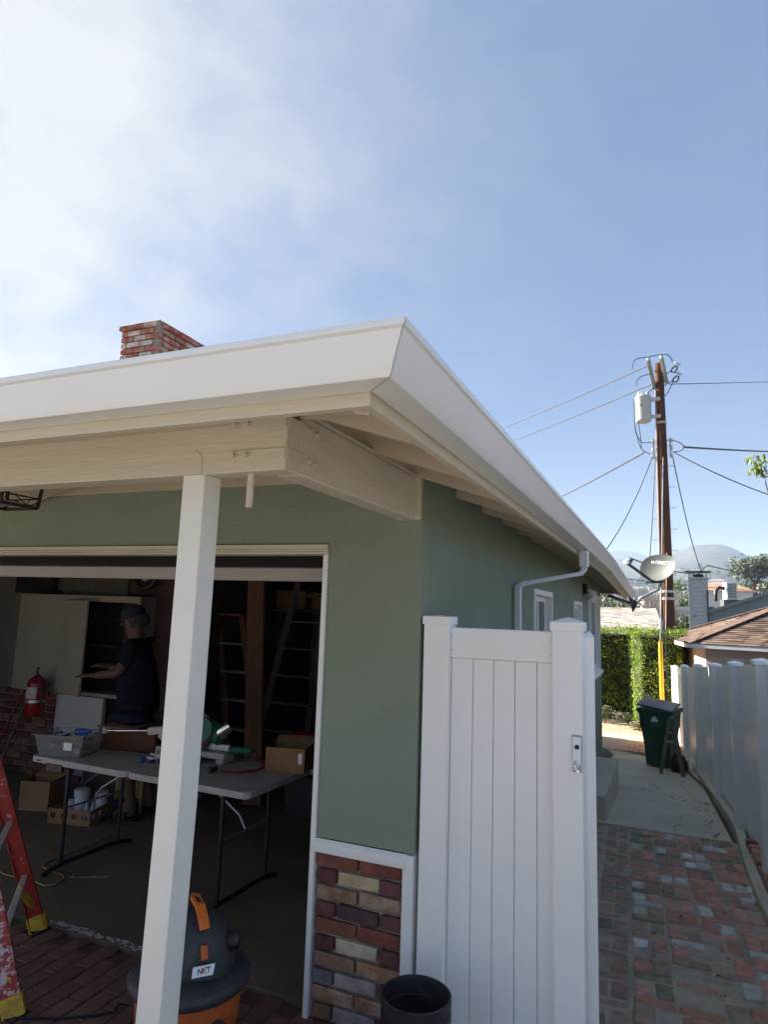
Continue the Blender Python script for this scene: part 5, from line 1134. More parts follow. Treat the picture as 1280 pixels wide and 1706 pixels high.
# green wheeled bin
m_bin = M('green_bin_plastic', (.018, .085, .045), .45, .12, 4, .15, 70, .4, stain=(.05, .09, .07), sfac=.4, ss=5)
wbn = thing('wheeled_bin', 'dark green wheeled rubbish bin with white emblem standing on the walk end', 'bin', (.875, 10.85, -.885), R(-14)); wbn.scale = (.96, .96, .98)
def ring(w, d0, d1, z, y0=0): return [(-w, y0 - d0, z), (w, y0 - d0, z), (w, y0 + d1, z), (-w, y0 + d1, z)]
prof = [(.215, .24, .24, .03), (.235, .27, .26, .38), (.275, .29, .30, .66), (.285, .34, .34, .72), (.30, .36, .36, .96), (.335, .39, .38, 1.0), (.34, .395, .385, 1.055), (.325, .38, .37, 1.06)]
mb = MB()
for w_, a_, b_, z in prof: mb.v += ring(w_, a_, b_, z)
for i in range(len(prof) - 1):
    for j in range(4): mb.f.append((i * 4 + j, i * 4 + (j + 1) % 4, i * 4 + 4 + (j + 1) % 4, i * 4 + 4 + j)); mb.mi.append(0)
mb.f += [(3, 2, 1, 0), (28, 29, 30, 31)]; mb.mi += [0, 0]; mb.build('bin_body', m_bin, wbn, bevel=.012, seg=2)
ld = MB(); ld.prism([(-.32, -.40, 0), (.32, -.40, 0), (.33, -.1, .03), (.32, .36, .03), (-.32, .36, .03), (-.33, -.1, .03)], (0, 0, .035)); lo = ld.build('bin_lid', M('navy_lid', (.015, .022, .045), .35, .15, 4, .1, 60, .5), wbn, bevel=.012, seg=2); lo.location = (-.02, .02, 1.085); lo.rotation_euler = (R(3), R(7), R(2))
MB().tube([(-.25, .40, 1.02), (.25, .40, 1.02)], .016, 8).build('bin_handle', m_bin, wbn); 
for s_ in (-1, 1): MB().cyl((s_ * .22, .27, .1), (s_ * .28, .27, .1), .1, 18).build('wheel', m_black, wbn, smooth=True)
em = frame((-.01, -.357, .875), (1, 0, 0), (0, -1, -.09)); mb = MB()
for cx_, cy_, r_ in ((-.035, -.012, .032), (.035, -.012, .032), (0, .028, .034), (0, 0, .03)): mb.prism([em @ Vector((cx_ + r_ * math.cos(a), cy_ + r_ * math.sin(a), 0)) for a in [i * math.pi / 8 for i in range(16)]], em.to_3x3() @ Vector((0, 0, .003 + .0006 * cx_ * 20)))
mb.build('white_emblem', m_white, wbn)
mb = MB(); mb.prism([em @ Vector(v) for v in ((-.085, -.075, 0), (.09, -.078, 0), (.09, -.085, 0), (-.085, -.083, 0))], em.to_3x3() @ Vector((0, 0, .002))); mb.prism([em @ Vector(v) for v in ((-.05, -.098, 0), (.09, -.10, 0), (.09, -.107, 0), (-.05, -.105, 0))], em.to_3x3() @ Vector((0, 0, .002))); mb.build('emblem_lines', M('pale_green_print', (.18, .32, .24), .6, .1, 4, 0), wbn)
# sawhorse, bag
m_old = M('weathered_wood', (.17, .15, .13), .85, .25, 3, .4, 50, .2, stretch=(6, 6, 1))
swh = thing('sawhorse', 'narrow folded weathered wooden sawhorse standing before the green bin', 'sawhorse', (1.06, 9.95, -.83), R(-8))
for (fx, fy) in ((-.17, -.13), (-.20, .10), (.19, -.15), (.17, .08)):
    MB().bar((fx, fy, 0), (fx * .10, fy * .35, .92), .018, .062, up=(1, 0, 0)).build('leg', m_old, swh, bevel=.002)
MB().bar((0, -.09, .93), (0, .09, .93), .05, .04).build('top_rail', m_old, swh, bevel=.003)
MB().bar((-.04, -.07, .70), (.04, -.07, .70), .012, .03).build('hinge', m_steel, swh); MB().bar((-.06, -.09, .55), (.06, -.09, .55), .01, .03).build('hinge', m_steel, swh)
lump('rubbish_bag', (1.17, 10.35, -.74), (.14, .16, .18), M('black_bag', (.012, .013, .018), .35, .3, 14, .6, 30, .5, bd=.01), 'black plastic rubbish bag slumped between the bin and the fence', 'bag', 5, amp=.42)
tag(MB().tube([(1.30, 10.6, -.86), (1.36, 9.9, -.80), (1.46, 9.2, -.75), (1.53, 8.6, -.70), (1.60, 7.9, -.66)], .014, 8).build('black_hose', m_black, smooth=True), 'black hose lying along the kerb from the sawhorse', 'hose')
# guy wire with yellow guard
m_guard = M('guard_yellow', (.75, .42, .02), .45, .06, 3, .05)
tag(MB().tube([(.905, 14.1, -.99), (.892, 14.25, .05), (.885, 14.36, 1.25)], .047, 12).build('guy_guard', m_guard, smooth=True), 'tall yellow plastic guard on the guy wire behind the bin', 'guard')
tag(MB().tube([(.885, 14.37, 1.25), (1.07, 17.05, 6.38)], .012, 6).build('guy_wire', m_steel, smooth=True), 'thin steel guy wire rising from the yellow guard to the pole', 'wire')
tag(MB().tube([(1.02, 11.9, -.3), (1.0, 12.6, 1.2), (1.09, 17.0, 3.6)], .012, 6).build('guy_wire', M('rusty_wire', (.30, .20, .15), .6, .1, 4, 0), smooth=True), 'rust brown second guy wire crossing in front of the pole', 'wire')
lump('tarpaulin', (.99, 15.9, 1.45), (.09, .12, .34), m_navy, 'dark tarpaulin hung from the hedge end by the pole', 'tarpaulin', 9, amp=.25)
# ---- utility pole
m_pole = M('creosote_pole', (.115, .055, .032), .85, .3, 2.0, .7, 30, .2, stretch=(9, 9, 1), stain=(.05, .02, .014), sfac=.75, ss=1.2, bd=.02)
ple = thing('utility_pole', 'tall reddish brown wooden utility pole with step bolts and hardware', 'utility pole', (0, 0, 0))
PX, PY0, PZ1 = 1.06, 17.25, 9.32
PB = Vector((1.10, 17.75, -1.6)); PT = Vector((1.03, 16.95, 9.10))
def PP(z): t = (z - PB.z) / (PT.z - PB.z); return PB.lerp(PT, t)
MB().tube([PP(z) for z in (-1.6, 0, 1.5, 3, 5, 7, 8.4, 9.10)], [.205, .19, .178, .165, .148, .132, .12, .115], 20).build('pole_shaft', m_pole, ple, smooth=True)
MB().tube([PP(z) + Vector((-.11 - .009 * (9.3 - z), -.09, 0)) for z in (.0, 2, 4, 6, 8.3)], .022, 8).build('conduit', M('pale_conduit', (.42, .27, .17), .6, .1, 3, 0), ple, smooth=True)
for k in range(16):
    z = 2.2 + k * .30; s_ = 1 if k % 2 else -1; r_ = lerp(.17, .145, k / 16); c_ = PP(z); MB().tube([c_ + Vector((s_ * r_ * .8, 0, 0)), c_ + Vector((s_ * (r_ + .15), 0, .0)), c_ + Vector((s_ * (r_ + .155), 0, .03))], .009, 6).build('step_bolt', m_steel, ple)
for z in (7.35, 2.55, 2.35): c_ = PP(z); MB().lathe([(.145 if z > 5 else .178, -.035), (.148 if z > 5 else .181, -.035), (.148 if z > 5 else .181, .035), (.145 if z > 5 else .178, .035)], c=c_, n=20, cap=False).build('band', M('band_cream', (.5, .42, .26), .6, .1, 4, 0) if z == 7.35 else m_steel, ple)
m_ins = M('insulator', (.55, .58, .52), .3, .05, 4, 0); m_arm = M('grey_arm', (.28, .28, .25), .8, .15, 5, .2)
# pole top arms seen almost end on
for p_, q_ in (((.755, 16.52, 9.06), (.90, 17.0, 8.36)), ((1.10, 16.72, 9.16), (1.22, 16.98, 8.50))):
    p2, q2 = Vector(p_), Vector(q_)
    MB().bar(p2, q2, .085, .10).build('crossarm', m_arm, ple, bevel=.005)
    MB().lathe([(0, 0), (.05, 0), (.04, .03), (.055, .05), (.04, .08), (.025, .11), (0, .12)], c=p2 + Vector((0, 0, .01)), n=12).build('insulator', m_ins, ple, smooth=True)
for k, (x, z) in enumerate(((1.50, 9.02), (1.53, 8.72))):
    c_ = Vector((x, 17.0, z)); MB().lathe([(0, 0), (.05, .01), (.10, .03), (.11, .045), (.04, .07), (0, .08)], n=16, m=frame(c_, (1, 0, 0), (.5, -.4, .8))).build('insulator', m_ins, ple, smooth=True)
    MB().tube([c_ + Vector((-.03, 0, -.02)), c_ + Vector((-.13, 0, -.10)), c_ + Vector((-.15, 0, -.18)), c_ + Vector((-.06, 0, -.22)), c_ + Vector((.0, 0, -.14)), c_ + Vector((.01, 0, -.03))], .022, 8).build('fuse_cutout', m_blackm, ple, smooth=True)
    MB().tube([c_ + Vector((-.13, 0, -.14)), PP(z - .3) + Vector((.1, 0, 0))], .016, 6).build('bracket_arm', m_arm, ple)
for z_, n_ in ((6.62, 6),):
    for k in range(n_):
        s_ = -1 if k % 2 else 1; c_ = PP(z_ - .24 + .16 * (k // 2 * 1.4)) + Vector((s_ * .24, -.05, 0)); MB().lathe([(0, -.05), (.05, -.045), (.032, -.015), (.055, .0), (.032, .018), (.05, .045), (0, .05)], c=c_, n=12).build('spool', m_ins, ple, smooth=True)
    for s_ in (-1, 1): MB().bar(PP(6.34) + Vector((s_ * .22, -.03, 0)), PP(6.9) + Vector((s_ * .22, -.03, 0)), .03, .05).build('rack', m_steel, ple)
for pts in ([(0.32, 16.4, 8.8), (0.37, 16.38, 9.04), (0.52, 16.43, 9.13), (0.755, 16.51, 9.17), (1.10, 16.70, 9.27), (1.29, 16.75, 9.24), (1.40, 16.9, 9.09)], [(0.43, 16.52, 8.34), (0.44, 16.5, 8.5), (0.55, 16.53, 8.61), (0.80, 16.6, 8.69)], [(0.34, 16.55, 7.92), (0.35, 16.67, 7.17), (0.4, 16.73, 6.93), (0.5, 16.83, 6.58), (0.74, 16.94, 6.42)], [(0.44, 16.68, 7.34), (0.5, 16.8, 6.77), (0.5, 16.83, 6.58)],
            [(0.34, 16.64, 7.37), (0.40, 16.7, 6.95), (0.55, 16.82, 6.75), (0.82, 16.93, 6.78)], [(1.15, 17.07, 6.84), (1.37, 17.17, 6.83), (1.55, 17.25, 6.76), (1.62, 17.3, 6.66), (1.54, 17.28, 6.55), (1.31, 17.19, 6.51)], [(0.95, 16.8, 8.41), (0.7, 16.67, 8.13)], [(1.40, 16.95, 8.55), (1.25, 16.9, 8.2), (1.12, 16.88, 8.05)]):
    sm = []
    P_ = [Vector(p) for p in pts]; P_ = [P_[0]] + P_ + [P_[-1]]
    for i in range(1, len(P_) - 2):
        for k in range(6):
            t = k / 6; a, b, c_, d_ = P_[i - 1], P_[i], P_[i + 1], P_[i + 2]; sm.append(.5 * ((2 * b) + (c_ - a) * t + (2 * a - 5 * b + 4 * c_ - d_) * t * t + (3 * b - a - 3 * c_ + d_) * t ** 3))
    sm.append(P_[-1]); MB().tube(sm, .013, 6).build('jumper_cable', m_wire, ple, smooth=True)
trf = thing('transformer', 'pale grey cylindrical transformer can bracketed to the utility pole', 'transformer', (.58, 16.85, 7.36))
m_tr = M('transformer_grey', (.48, .52, .49), .45, .05, 3, .05)
MB().lathe([(0, 0), (.19, 0), (.21, .02), (.215, .06), (.215, .72), (.22, .73), (.20, .77), (.10, .80), (0, .80)], n=28, cap=False).build('can', m_tr, trf, smooth=True)
MB().box((.2, -.03, .10), (.46, .06, .19)).build('bracket', m_tr, trf); MB().box((.2, -.03, .60), (.46, .06, .70)).build('bracket', m_tr, trf)
for a in (.2, 2.0, 3.6): MB().lathe([(0, 0), (.035, 0), (.05, .04), (.03, .07), (.045, .10), (0, .14)], c=(.12 * math.cos(a), .12 * math.sin(a), .78), n=10).build('bushing', m_ins, trf, smooth=True)
MB().cbox((-.05, -.213, .45), (.05, .01, .05)).build('plate', m_g, trf)
def cable(p, q, s_, r_, label, n=14): return tag(MB().tube(sag(p, q, s_, n), r_, 6).build('overhead_cable', m_wire, smooth=True), label, 'cable')
cable((.76, 16.7, 8.99), (-24.5, 67.5, 20.1), .5, .020, 'uppermost thin cable running left from the pole top', 30)
cable((.86, 16.85, 8.48), (-24.4, 67.5, 18.4), .5, .020, 'second thin cable running left, just below the uppermost one', 30)
cable((.55, 17.05, 6.50), (-14.4, 60, 10.6), .4, .026, 'thicker single cable running left from the middle of the pole', 24)
cable((1.30, 17.1, 8.50), (16.2, 66.2, 23.9), .05, .014, 'faint upper cable running right from the pole top', 24)
t = bpy.data.objects['overhead_cable.003']; MB().cyl((6.05, 32.75, 13.37), (6.20, 33.25, 13.53), .055, 8).build('splice', m_blackm, t)
cable((1.62, 17.3, 6.66), (12.3, 49.6, 13.5), .12, .030, 'thicker level cable running right from the middle of the pole', 24)
cable((.78, 17.1, 6.36), (-.40, 13.5, 3.15), .25, .014, 'service drop curving down left from the pole behind the gutter')
cable((.86, 17.15, 6.36), (.72, 12.2, 2.85), .18, .012, 'service drop hanging nearly straight down towards the dish')
cable((1.32, 17.4, 6.45), (2.30, 24.8, 3.6), .35, .016, 'service drop falling right towards the blue house chimney')
cable((1.36, 17.4, 6.55), (6.5, 15.8, 4.0), .35, .016, 'wavy service drop falling away to the right edge')
cable((2.30, 24.8, 3.6), (2.52, 24.95, 2.75), .02, .016, 'short cable looped down the side of the blue chimney')
cable((.10, 17.4, 3.5), (2.02, 24.9, 3.52), .1, .02, 'cable passing behind the pole to the blue chimney top')
cable((2.20, 24.9, 3.52), (2.58, 26.1, 3.93), 0, .02, 'short cable stub rising from the chimney top'); cable((2.58, 26.1, 3.93), (8, 42.0, 4.7), .25, .024, 'cable running right from above the chimney past the tree')
cable((-1.8, 22.0, 3.35), (5.6, 28.5, 3.03), .12, .016, 'low cable crossing behind the pole and the chimney')
# ---- satellite dish on the eave end
dsh = thing('satellite_dish', 'grey oval satellite dish with white lettering mounted at the far gutter end', 'satellite dish')
m_dish = M('dish_grey', (.115, .125, .115), .5, .05, 3, .05, 40, .3, stain=(.07, .08, .06), sfac=.5, ss=16, sedge=(.68, .72)); m_dk = M('dark_bracket', (.05, .055, .065), .5, .15, 6, .1)
DC = Vector((.90, 9.75, 2.69)); DN = Vector((-.40, -.88, .25)).normalized()
dm = frame(DC, Vector((.91, -.41, .02)), DN)
mb = MB(); nr, na = 9, 44
def drad(a):   # egg shaped outline, wider at the upper right
    return (.315 * (1 + .05 * math.cos(a - 1.0)), .245)
for side_ in (0, 1):
    for i in range(nr + 1):
        q = i / nr
        for k in range(na):
            a = 2 * math.pi * k / na; rx, ry = drad(a); f_ = 1 / (abs(math.cos(a)) ** 2.35 + abs(math.sin(a)) ** 2.35) ** (1 / 2.35)
            x = rx * q * math.cos(a) * f_; y = ry * q * math.sin(a) * f_; x += .13 * y * 1.0
            mb.v.append(dm @ Vector((x, y, .055 * q * q - .055 - side_ * .012)))
o_ = (nr + 1) * na
for i in range(nr):
    for k in range(na):
        j = (k + 1) % na; mb.f.append((i * na + k, i * na + j, (i + 1) * na + j, (i + 1) * na + k)); mb.f.append((o_ + i * na + k, o_ + (i + 1) * na + k, o_ + (i + 1) * na + j, o_ + i * na + j)); mb.mi += [0, 0]
for k in range(na): j = (k + 1) % na; mb.f.append((nr * na + k, nr * na + j, o_ + nr * na + j, o_ + nr * na + k)); mb.mi.append(0)
refl = mb.build('reflector', m_dish, dsh, smooth=True, recalc=False)
m_lt = M('print_white', (.8, .8, .8), .5, .02, 3, 0)
def on_dish(o):       # lay a flat print on the curved reflector
    for v in o.data.vertices:
        x, y = v.co.x, v.co.y; q2 = ((x - .13 * y) / .335) ** 2 + (y / .25) ** 2; v.co = dm @ Vector((x, y, .055 * q2 - .055 + .004 + v.co.z))
rot2 = Matrix.Rotation(R(-7), 4, 'Z')
on_dish(text('DIRECTV', .078, Matrix.Translation((.095, .095, 0)) @ rot2, m_lt, refl, space=.95, shear=.12))
mb = MB(); mb.lathe([(0, 0), (.014, 0), (.030, 0), (.030, .002), (.014, .002), (0, .002)], n=24, m=Matrix.Translation((-.095, .112, 0))); on_dish(mb.build('logo_disc', m_lt, refl))
mb = MB(); mb.prism([(-.095 + .028 * math.cos(R(a)), .112 + .028 * math.sin(R(a)), .003) for a in (205, 225, 245, 262)] + [(-.088, .110, .003)], (0, 0, .001)); on_dish(mb.build('logo_swoosh', m_dish, refl))
foot = Vector((.50, 9.42, 2.02)); back = dm @ Vector((.02, -.17, -.10))
MB().tube([back, dm @ Vector((.03, -.26, -.13)), dm @ Vector((.0, -.36, -.13)), foot + Vector((.14, .22, .13)), foot + Vector((.03, .02, .0))], .023, 10).build('mast', M('mast_grey', (.30, .31, .32), .4, .1, 5, .05, metal=.4), dsh, smooth=True)
MB().bar(dm @ Vector((-.20, -.255, -.05)), dm @ Vector((.12, -.235, -.08)), .05, .035).build('bracket', m_dk, dsh)
MB().bar(dm @ Vector((-.10, -.225, -.0)), dm @ Vector((-.37, -.02, .60 * .55)), .03, .045).build('feed_arm', m_dk, dsh)
fh = dm @ Vector((-.385, .01, .35)); MB().cbox((0, 0, 0), (.10, .075, .085), frame(fh, (.8, -.5, .2), (.4, .8, .3))).build('receiver', m_lt, dsh, bevel=.01); MB().bar(fh + Vector((.05, 0, -.02)), fh + Vector((.09, .02, .06)), .03, .05).build('receiver_clip', m_dk, dsh)
MB().prism([foot + Vector(v) for v in ((-.06, 0, .14), (.08, 0, .06), (.06, 0, -.02), (.0, 0, -.14), (-.03, 0, -.02))], (0, .02, 0)).build('foot_plate', m_dk, dsh)
MB().bar((.10, 9.20, 2.17), foot + Vector((0, 0, .02)), .035, .05).build('strut', m_dk, dsh)
# ---- neighbour's building with brown hip roof
def shingled(E0, E1, T1, T0, rows, tabw, mats, parent, th=.012, name='shingles', seed=1):
    random.seed(seed); mb = MB(); E0, E1, T0, T1 = map(Vector, (E0, E1, T0, T1))
    nrm = (E1 - E0).cross(T0 - E0).normalized()
    if nrm.z < 0: nrm = -nrm
    for r_ in range(rows):
        a0, a1 = r_ / rows, (r_ + 1.15) / rows; L0, R0 = E0.lerp(T0, a0), E1.lerp(T1, a0); L1, R1 = E0.lerp(T0, min(1, a1)), E1.lerp(T1, min(1, a1)); W_ = (R0 - L0).length
        x = -random.random() * tabw
        while x < W_:
            w = tabw * random.uniform(.7, 1.3); s0, s1 = max(0, x) / W_, min(W_, x + w - .006) / W_; x += w
            if s1 <= s0: continue
            q0, q1, q2, q3 = L0.lerp(R0, s0), L0.lerp(R0, s1), L1.lerp(R1, s1), L1.lerp(R1, s0); h = th * random.uniform(.7, 1.3); mb.cur = random.randrange(len(mats))
            mb.add([q0, q1, q2, q3, q0 + nrm * h * 1.6, q1 + nrm * h * 1.6, q2 + nrm * h * .3, q3 + nrm * h * .3], [(0, 1, 5, 4), (4, 5, 6, 7), (1, 2, 6, 5), (3, 0, 4, 7)])
    o = mb.build(name, mats, parent, recalc=True); o['kind'] = 'stuff'; return o
m_br = [M('brown_shingle_a', (.135, .095, .075), .95, .2, 7, .5, 70, .15), M('brown_shingle_b', (.085, .058, .046), .95, .2, 7, .5, 70, .15), M('brown_shingle_c', (.175, .125, .098), .95, .2, 7, .5, 70, .15)]
nb = thing('neighbour_building', 'low beige stucco building with brown shingle hip roof behind the white fence', 'building')
A, Bp, Cc, Dd = Vector((1.42, 13.45, 1.20)), Vector((9.2, 11.9, 1.20)), Vector((.92, 17.6, 1.20)), Vector((9.2, 17.6, 1.20)); T1_ = Vector((3.62, 15.25, 2.16)); T2_ = Vector((9.2, 15.0, 2.16))
up_ = Vector((0, 0, .07))
shingled(A + up_, Bp + up_, T2_ + up_, T1_ + up_, 22, .30, m_br, nb, seed=2); shingled(Cc + up_, A + up_, T1_ + up_, T1_ + up_, 22, .30, m_br, nb, seed=3); shingled(Dd + up_, Cc + up_, T1_ + up_, T2_ + up_, 20, .30, m_br, nb, seed=4)
MB().add([A + up_ * .9, Bp + up_ * .9, T2_ + up_ * .9, T1_ + up_ * .9, Cc + up_ * .9, Dd + up_ * .9], [(0, 1, 2, 3), (4, 0, 3), (5, 4, 3, 2)]).build('roof_deck', m_br[1], nb)
rc = MB()
for p_, q_ in ((A, T1_), (Cc, T1_), (T1_, T2_)):
    n_ = 16
    for k in range(n_):
        a_, b_ = (p_ + up_).lerp(q_ + up_, k / n_) + Vector((0, 0, .02)), (p_ + up_).lerp(q_ + up_, (k + 1.12) / n_) + Vector((0, 0, .012)); rc.bar(a_, b_, .26, .018)
rc.build('ridge_shingles', m_br[0], nb)['kind'] = 'stuff'
m_fw = M('white_fascia', (.72, .72, .70), .5, .04, 3, .05)
def fbar(p_, q_, h_=.09, off=Vector((0, 0, 0))): MB().prism([p_, q_, q_ + Vector((0, 0, h_)), p_ + Vector((0, 0, h_))], off).build('fascia', m_fw, nb)
fbar(A + Vector((0, 0, -.015)), Bp + Vector((0, 0, -.015)), .085, Vector((0, .03, 0))); fbar(Cc + Vector((0, 0, -.015)), A + Vector((0, .0, -.015)), .085, Vector((.03, 0, 0)))
ins = [Vector((1.82, 13.78, -1.2)), Vector((8.9, 12.35, -1.2)), Vector((8.9, 17.2, -1.2)), Vector((1.36, 17.2, -1.2))]
MB().prism(ins, (0, 0, 2.42)).build('wall', M('beige_stucco', (.56, .45, .36), .9, .05, 2, .3, 80, .2), nb)
MB().tube([(2.2, 13.62, 1.0), (2.2, 13.55, .97), (3.9, 13.2, .93)], .012, 6).build('pipe', m_fw, nb)
# ---- blue grey clapboard house with chimney, air conditioner
m_bl1 = M('blue_siding', (.22, .28, .31), .7, .06, 4, .1, 30, .3); m_bl2 = M('pale_siding', (.44, .49, .50), .7, .06, 4, .1, 30, .3)
bh = thing('blue_house', 'blue grey clapboard house with gable roof behind the brown roofed building', 'house')
g0, g1 = Vector((2.30, 25.2, 0)), Vector((11.5, 28.6, 0)); gd = (g1 - g0).normalized(); GL = (g1 - g0).length; gn = Vector((gd.y, -gd.x, 0))
rake = lambda s_: 2.02 + s_ * .345 if s_ < 4.9 else 2.02 + 4.9 * .345 - (s_ - 4.9) * .345
for k in range(24):
    z0 = -.5 + k * .165; z1 = z0 + .158
    smin = 0 if z1 < 2.02 else (z1 - 2.02) / .345 + .02; smax = GL if z1 < 2.02 else 9.8 - smin
    if smin >= 4.7: break
    a_, b_ = g0 + gd * smin, g0 + gd * min(GL, smax)
    MB().prism([a_ + Vector((0, 0, z0)), a_ + gn * .028 + Vector((0, 0, z0)), a_ + gn * .006 + Vector((0, 0, z1)), a_ + Vector((0, 0, z1))], b_ - a_).build('clapboard', m_bl1, bh)
wm = MB(); wm.prism([g0 - gn * .02 + Vector((0, 0, -2)), g1 - gn * .02 + Vector((0, 0, -2)), g1 - gn * .02 + Vector((0, 0, 1.9)), g0 + gd * 4.9 - gn * .02 + Vector((0, 0, 3.66)), g0 - gn * .02 + Vector((0, 0, 1.98))], Vector((1.3, 6, 0))).build('wall', m_bl1, bh)
MB().bar(g0 + gn * .04 + Vector((0, 0, -1)), g0 + gn * .04 + Vector((0, 0, 2.0)), .10, .03).build('corner_board', m_bl2, bh)
rf = MB(); e_ = g0 - gd * .45 + gn * .35 + Vector((0, 0, 2.02 - .45 * .345 + .10)); tp_ = g0 + gd * 4.9 + gn * .35 + Vector((0, 0, 2.02 + 4.9 * .345 + .10)); e2 = g0 + gd * 10.2 + gn * .35 + Vector((0, 0, 2.02 - .4 * .345 + .1))
rf.prism([e_, tp_, tp_ + Vector((0, 0, -.11)), e_ + Vector((0, 0, -.11))], Vector((1.3, 7, 0))); rf.prism([tp_, e2, e2 + Vector((0, 0, -.11)), tp_ + Vector((0, 0, -.11))], Vector((1.3, 7, 0))); rf.build('roof', M('grey_green_roof', (.20, .235, .225), .8, .1, 4, .2), bh)
chm = MB().box((1.86, 24.75, -.5), (2.46, 25.2, 3.30)).build('chimney', m_bl2, bh)
for k in range(16):
    z0 = .9 + k * .15; MB().prism([(1.90, 24.75, z0), (1.90, 24.722, z0), (1.90, 24.744, z0 + .145), (1.90, 24.75, z0 + .145)], (.52, 0, 0)).build('clapboard', m_bl2, chm)
MB().box((1.82, 24.71, .8), (1.90, 24.76, 3.30)).build('corner_board', m_bl2, chm); MB().box((2.42, 24.71, .8), (2.50, 24.76, 3.30)).build('corner_board', m_bl2, chm); MB().box((1.80, 24.68, 3.305), (2.52, 25.25, 3.37)).build('cornice', m_bl2, chm)
MB().box((1.72, 24.6, 3.56), (2.62, 25.3, 3.60)).build('cap', M('rusty_dark_cap', (.05, .035, .03), .6, .2, 5, .1), chm)
for x in (1.86, 2.44): MB().box((x, 24.78, 3.371), (x + .03, 24.81, 3.559)).build('cap_post', m_blackm, chm)
MB().lathe([(.0, 3.371), (.2, 3.371), (.22, 3.45), (.14, 3.50), (0, 3.51)], c=(2.17, 25.0, 0), n=16).build('flue', m_blackm, chm)
MB().tube([(2.47, 24.68, 2.9), (2.47, 24.68, 1.6)], .03, 6).build('downpipe', m_blackm, chm)
ac = thing('air_conditioner', 'white box air conditioner unit standing above the blue house roof', 'air conditioner', (3.33, 25.75, 2.58), R(15))
acb = MB().box((-.19, -.15, 0), (.19, .3, .66)).build('casing', M('ac_white', (.62, .63, .60), .5, .04, 3, .05), ac, bevel=.01)
for k in range(10): MB().box((-.14, -.156, .06 + k * .056), (.05 - .0, -.151, .088 + k * .056)).build('louvre', m_g, acb)
for k in range(10): MB().box((.065, -.156, .06 + k * .056), (.15, -.151, .088 + k * .056)).build('louvre', m_g, acb)
MB().box((-.3, -.12, -.7), (.3, .3, -.001)).build('stand', m_g, ac)
tag(MB().tube([(3.10, 25.6, 3.0), (2.92, 25.5, 3.02), (2.80, 25.45, 2.9), (2.78, 25.45, 2.5)], .075, 10).build('black_duct', m_black, smooth=True), 'black bent duct beside the rooftop air conditioner', 'duct')
# ---- low house with grey white shingle roof behind the hedge
m_ws = [M('pale_shingle_a', (.50, .45, .40), .9, .15, 6, .4, 60, .15), M('pale_shingle_b', (.40, .35, .31), .9, .15, 6, .4, 60, .15), M('pale_shingle_c', (.58, .53, .47), .9, .15, 6, .4, 60, .15)]
gh = thing('shingle_roof_house', 'low house with pale grey shingle roof just above the hedge', 'house')
shingled((-6.5, 25.4, .95), (.98, 27.2, 1.02), (.55, 33.6, 2.26), (-6.5, 32.4, 2.20), 26, .42, m_ws, gh, .02, seed=7)
MB().add([(-6.5, 25.4, .93), (.98, 27.2, 1.0), (.55, 33.6, 2.24), (-6.5, 32.4, 2.18)], [(0, 1, 2, 3)]).build('roof_deck', m_ws[1], gh); MB().prism([(-6.4, 25.9, -2.5), (.8, 27.7, -2.5), (.7, 33, -2.5), (-6.4, 32, -2.5)], (0, 0, 3.45)).build('wall', M('dull_wall', (.4, .37, .33), .9, .1, 2, .1), gh)
# ---- trees
m_t1 = leafmat('tree_leaves_grey', (.045, .06, .028), (.12, .14, .065), .6, .2); m_t2 = leafmat('tree_leaves_dark', (.028, .05, .018), (.08, .11, .035), .6, .2); m_t3 = leafmat('tree_leaves_green', (.04, .085, .018), (.11, .17, .035), .6, .25); m_bark = M('bark', (.13, .10, .075), .9, .2, 5, .3, 20)
def tree(x, y, z, h, w, n, leaf, mat, label, seed, trunk=.3, group=None, name='leafy_tree', clumps=14):
    t = thing(name, label, 'tree', (x, y, z), 0, group); random.seed(seed); cl = []
    tr_ = MB(); tr_.tube([(0, 0, -.5), (.02 * h, 0, h * trunk), (0, .02 * h, h * .75)], [h * .025, h * .018, h * .006], 7)
    for k in range(clumps):
        a = random.uniform(0, 6.28); zz = random.uniform(trunk + .05, .95); q = w * math.sqrt(random.random()) * (1.1 - abs(zz - .6) * 1.3); c = Vector((math.cos(a) * q, math.sin(a) * q, zz * h)); cl.append((c, random.uniform(.16, .30) * h * .62))
        tr_.tube([(0, 0, h * lerp(trunk, zz, .5)), tuple(c * .6 + Vector((0, 0, zz * h * .38))), tuple(c)], [h * .008, h * .006, h * .002], 5)
    tr_.build('trunk', m_bark, t, smooth=True)
    def gen():
        c, r_ = random.choice(cl); d = Vector((random.gauss(0, 1), random.gauss(0, 1), random.gauss(0, .8))); d.normalize(); q = r_ * random.random() ** .4; p = c + Vector((d.x * q, d.y * q, d.z * q * .75)); return tuple(p), tuple(d + Vector((0, 0, .4)))
    leafcloud('crown', mat, n, gen, leaf, t, seed); return t
tree(12.1, 98, -1.5, 11.8, 2.6, 5200, .50, m_t1, 'tall grey green tree rising beyond the blue house roof', 3, clumps=18)
tree(15.6, 94, -1.5, 9.6, 3.6, 4600, .50, m_t2, 'broad darker tree cut by the right edge beside the tall one', 9, clumps=16)
tree(5.6, 62, -2.6, 5.5, 1.9, 2600, .32, m_t2, 'rounded dark tree between the blue chimney and the air conditioner', 12)
tree(1.9, 38, -2.6, 4.4, 1.0, 2400, .2, m_t2, 'dense dark bush in the gap between the pole and blue chimney', 15, trunk=.1)
tree(2.1, 33, -2.2, 3.6, .9, 2000, .18, m_t3, 'smaller greener bush low behind the neighbour roof edge', 16, trunk=.1)
tree(-3.2, 60, -2.6, 6.2, 1.8, 2400, .3, m_t2, 'dark tree just left of the dish strut over the pale roof', 22)
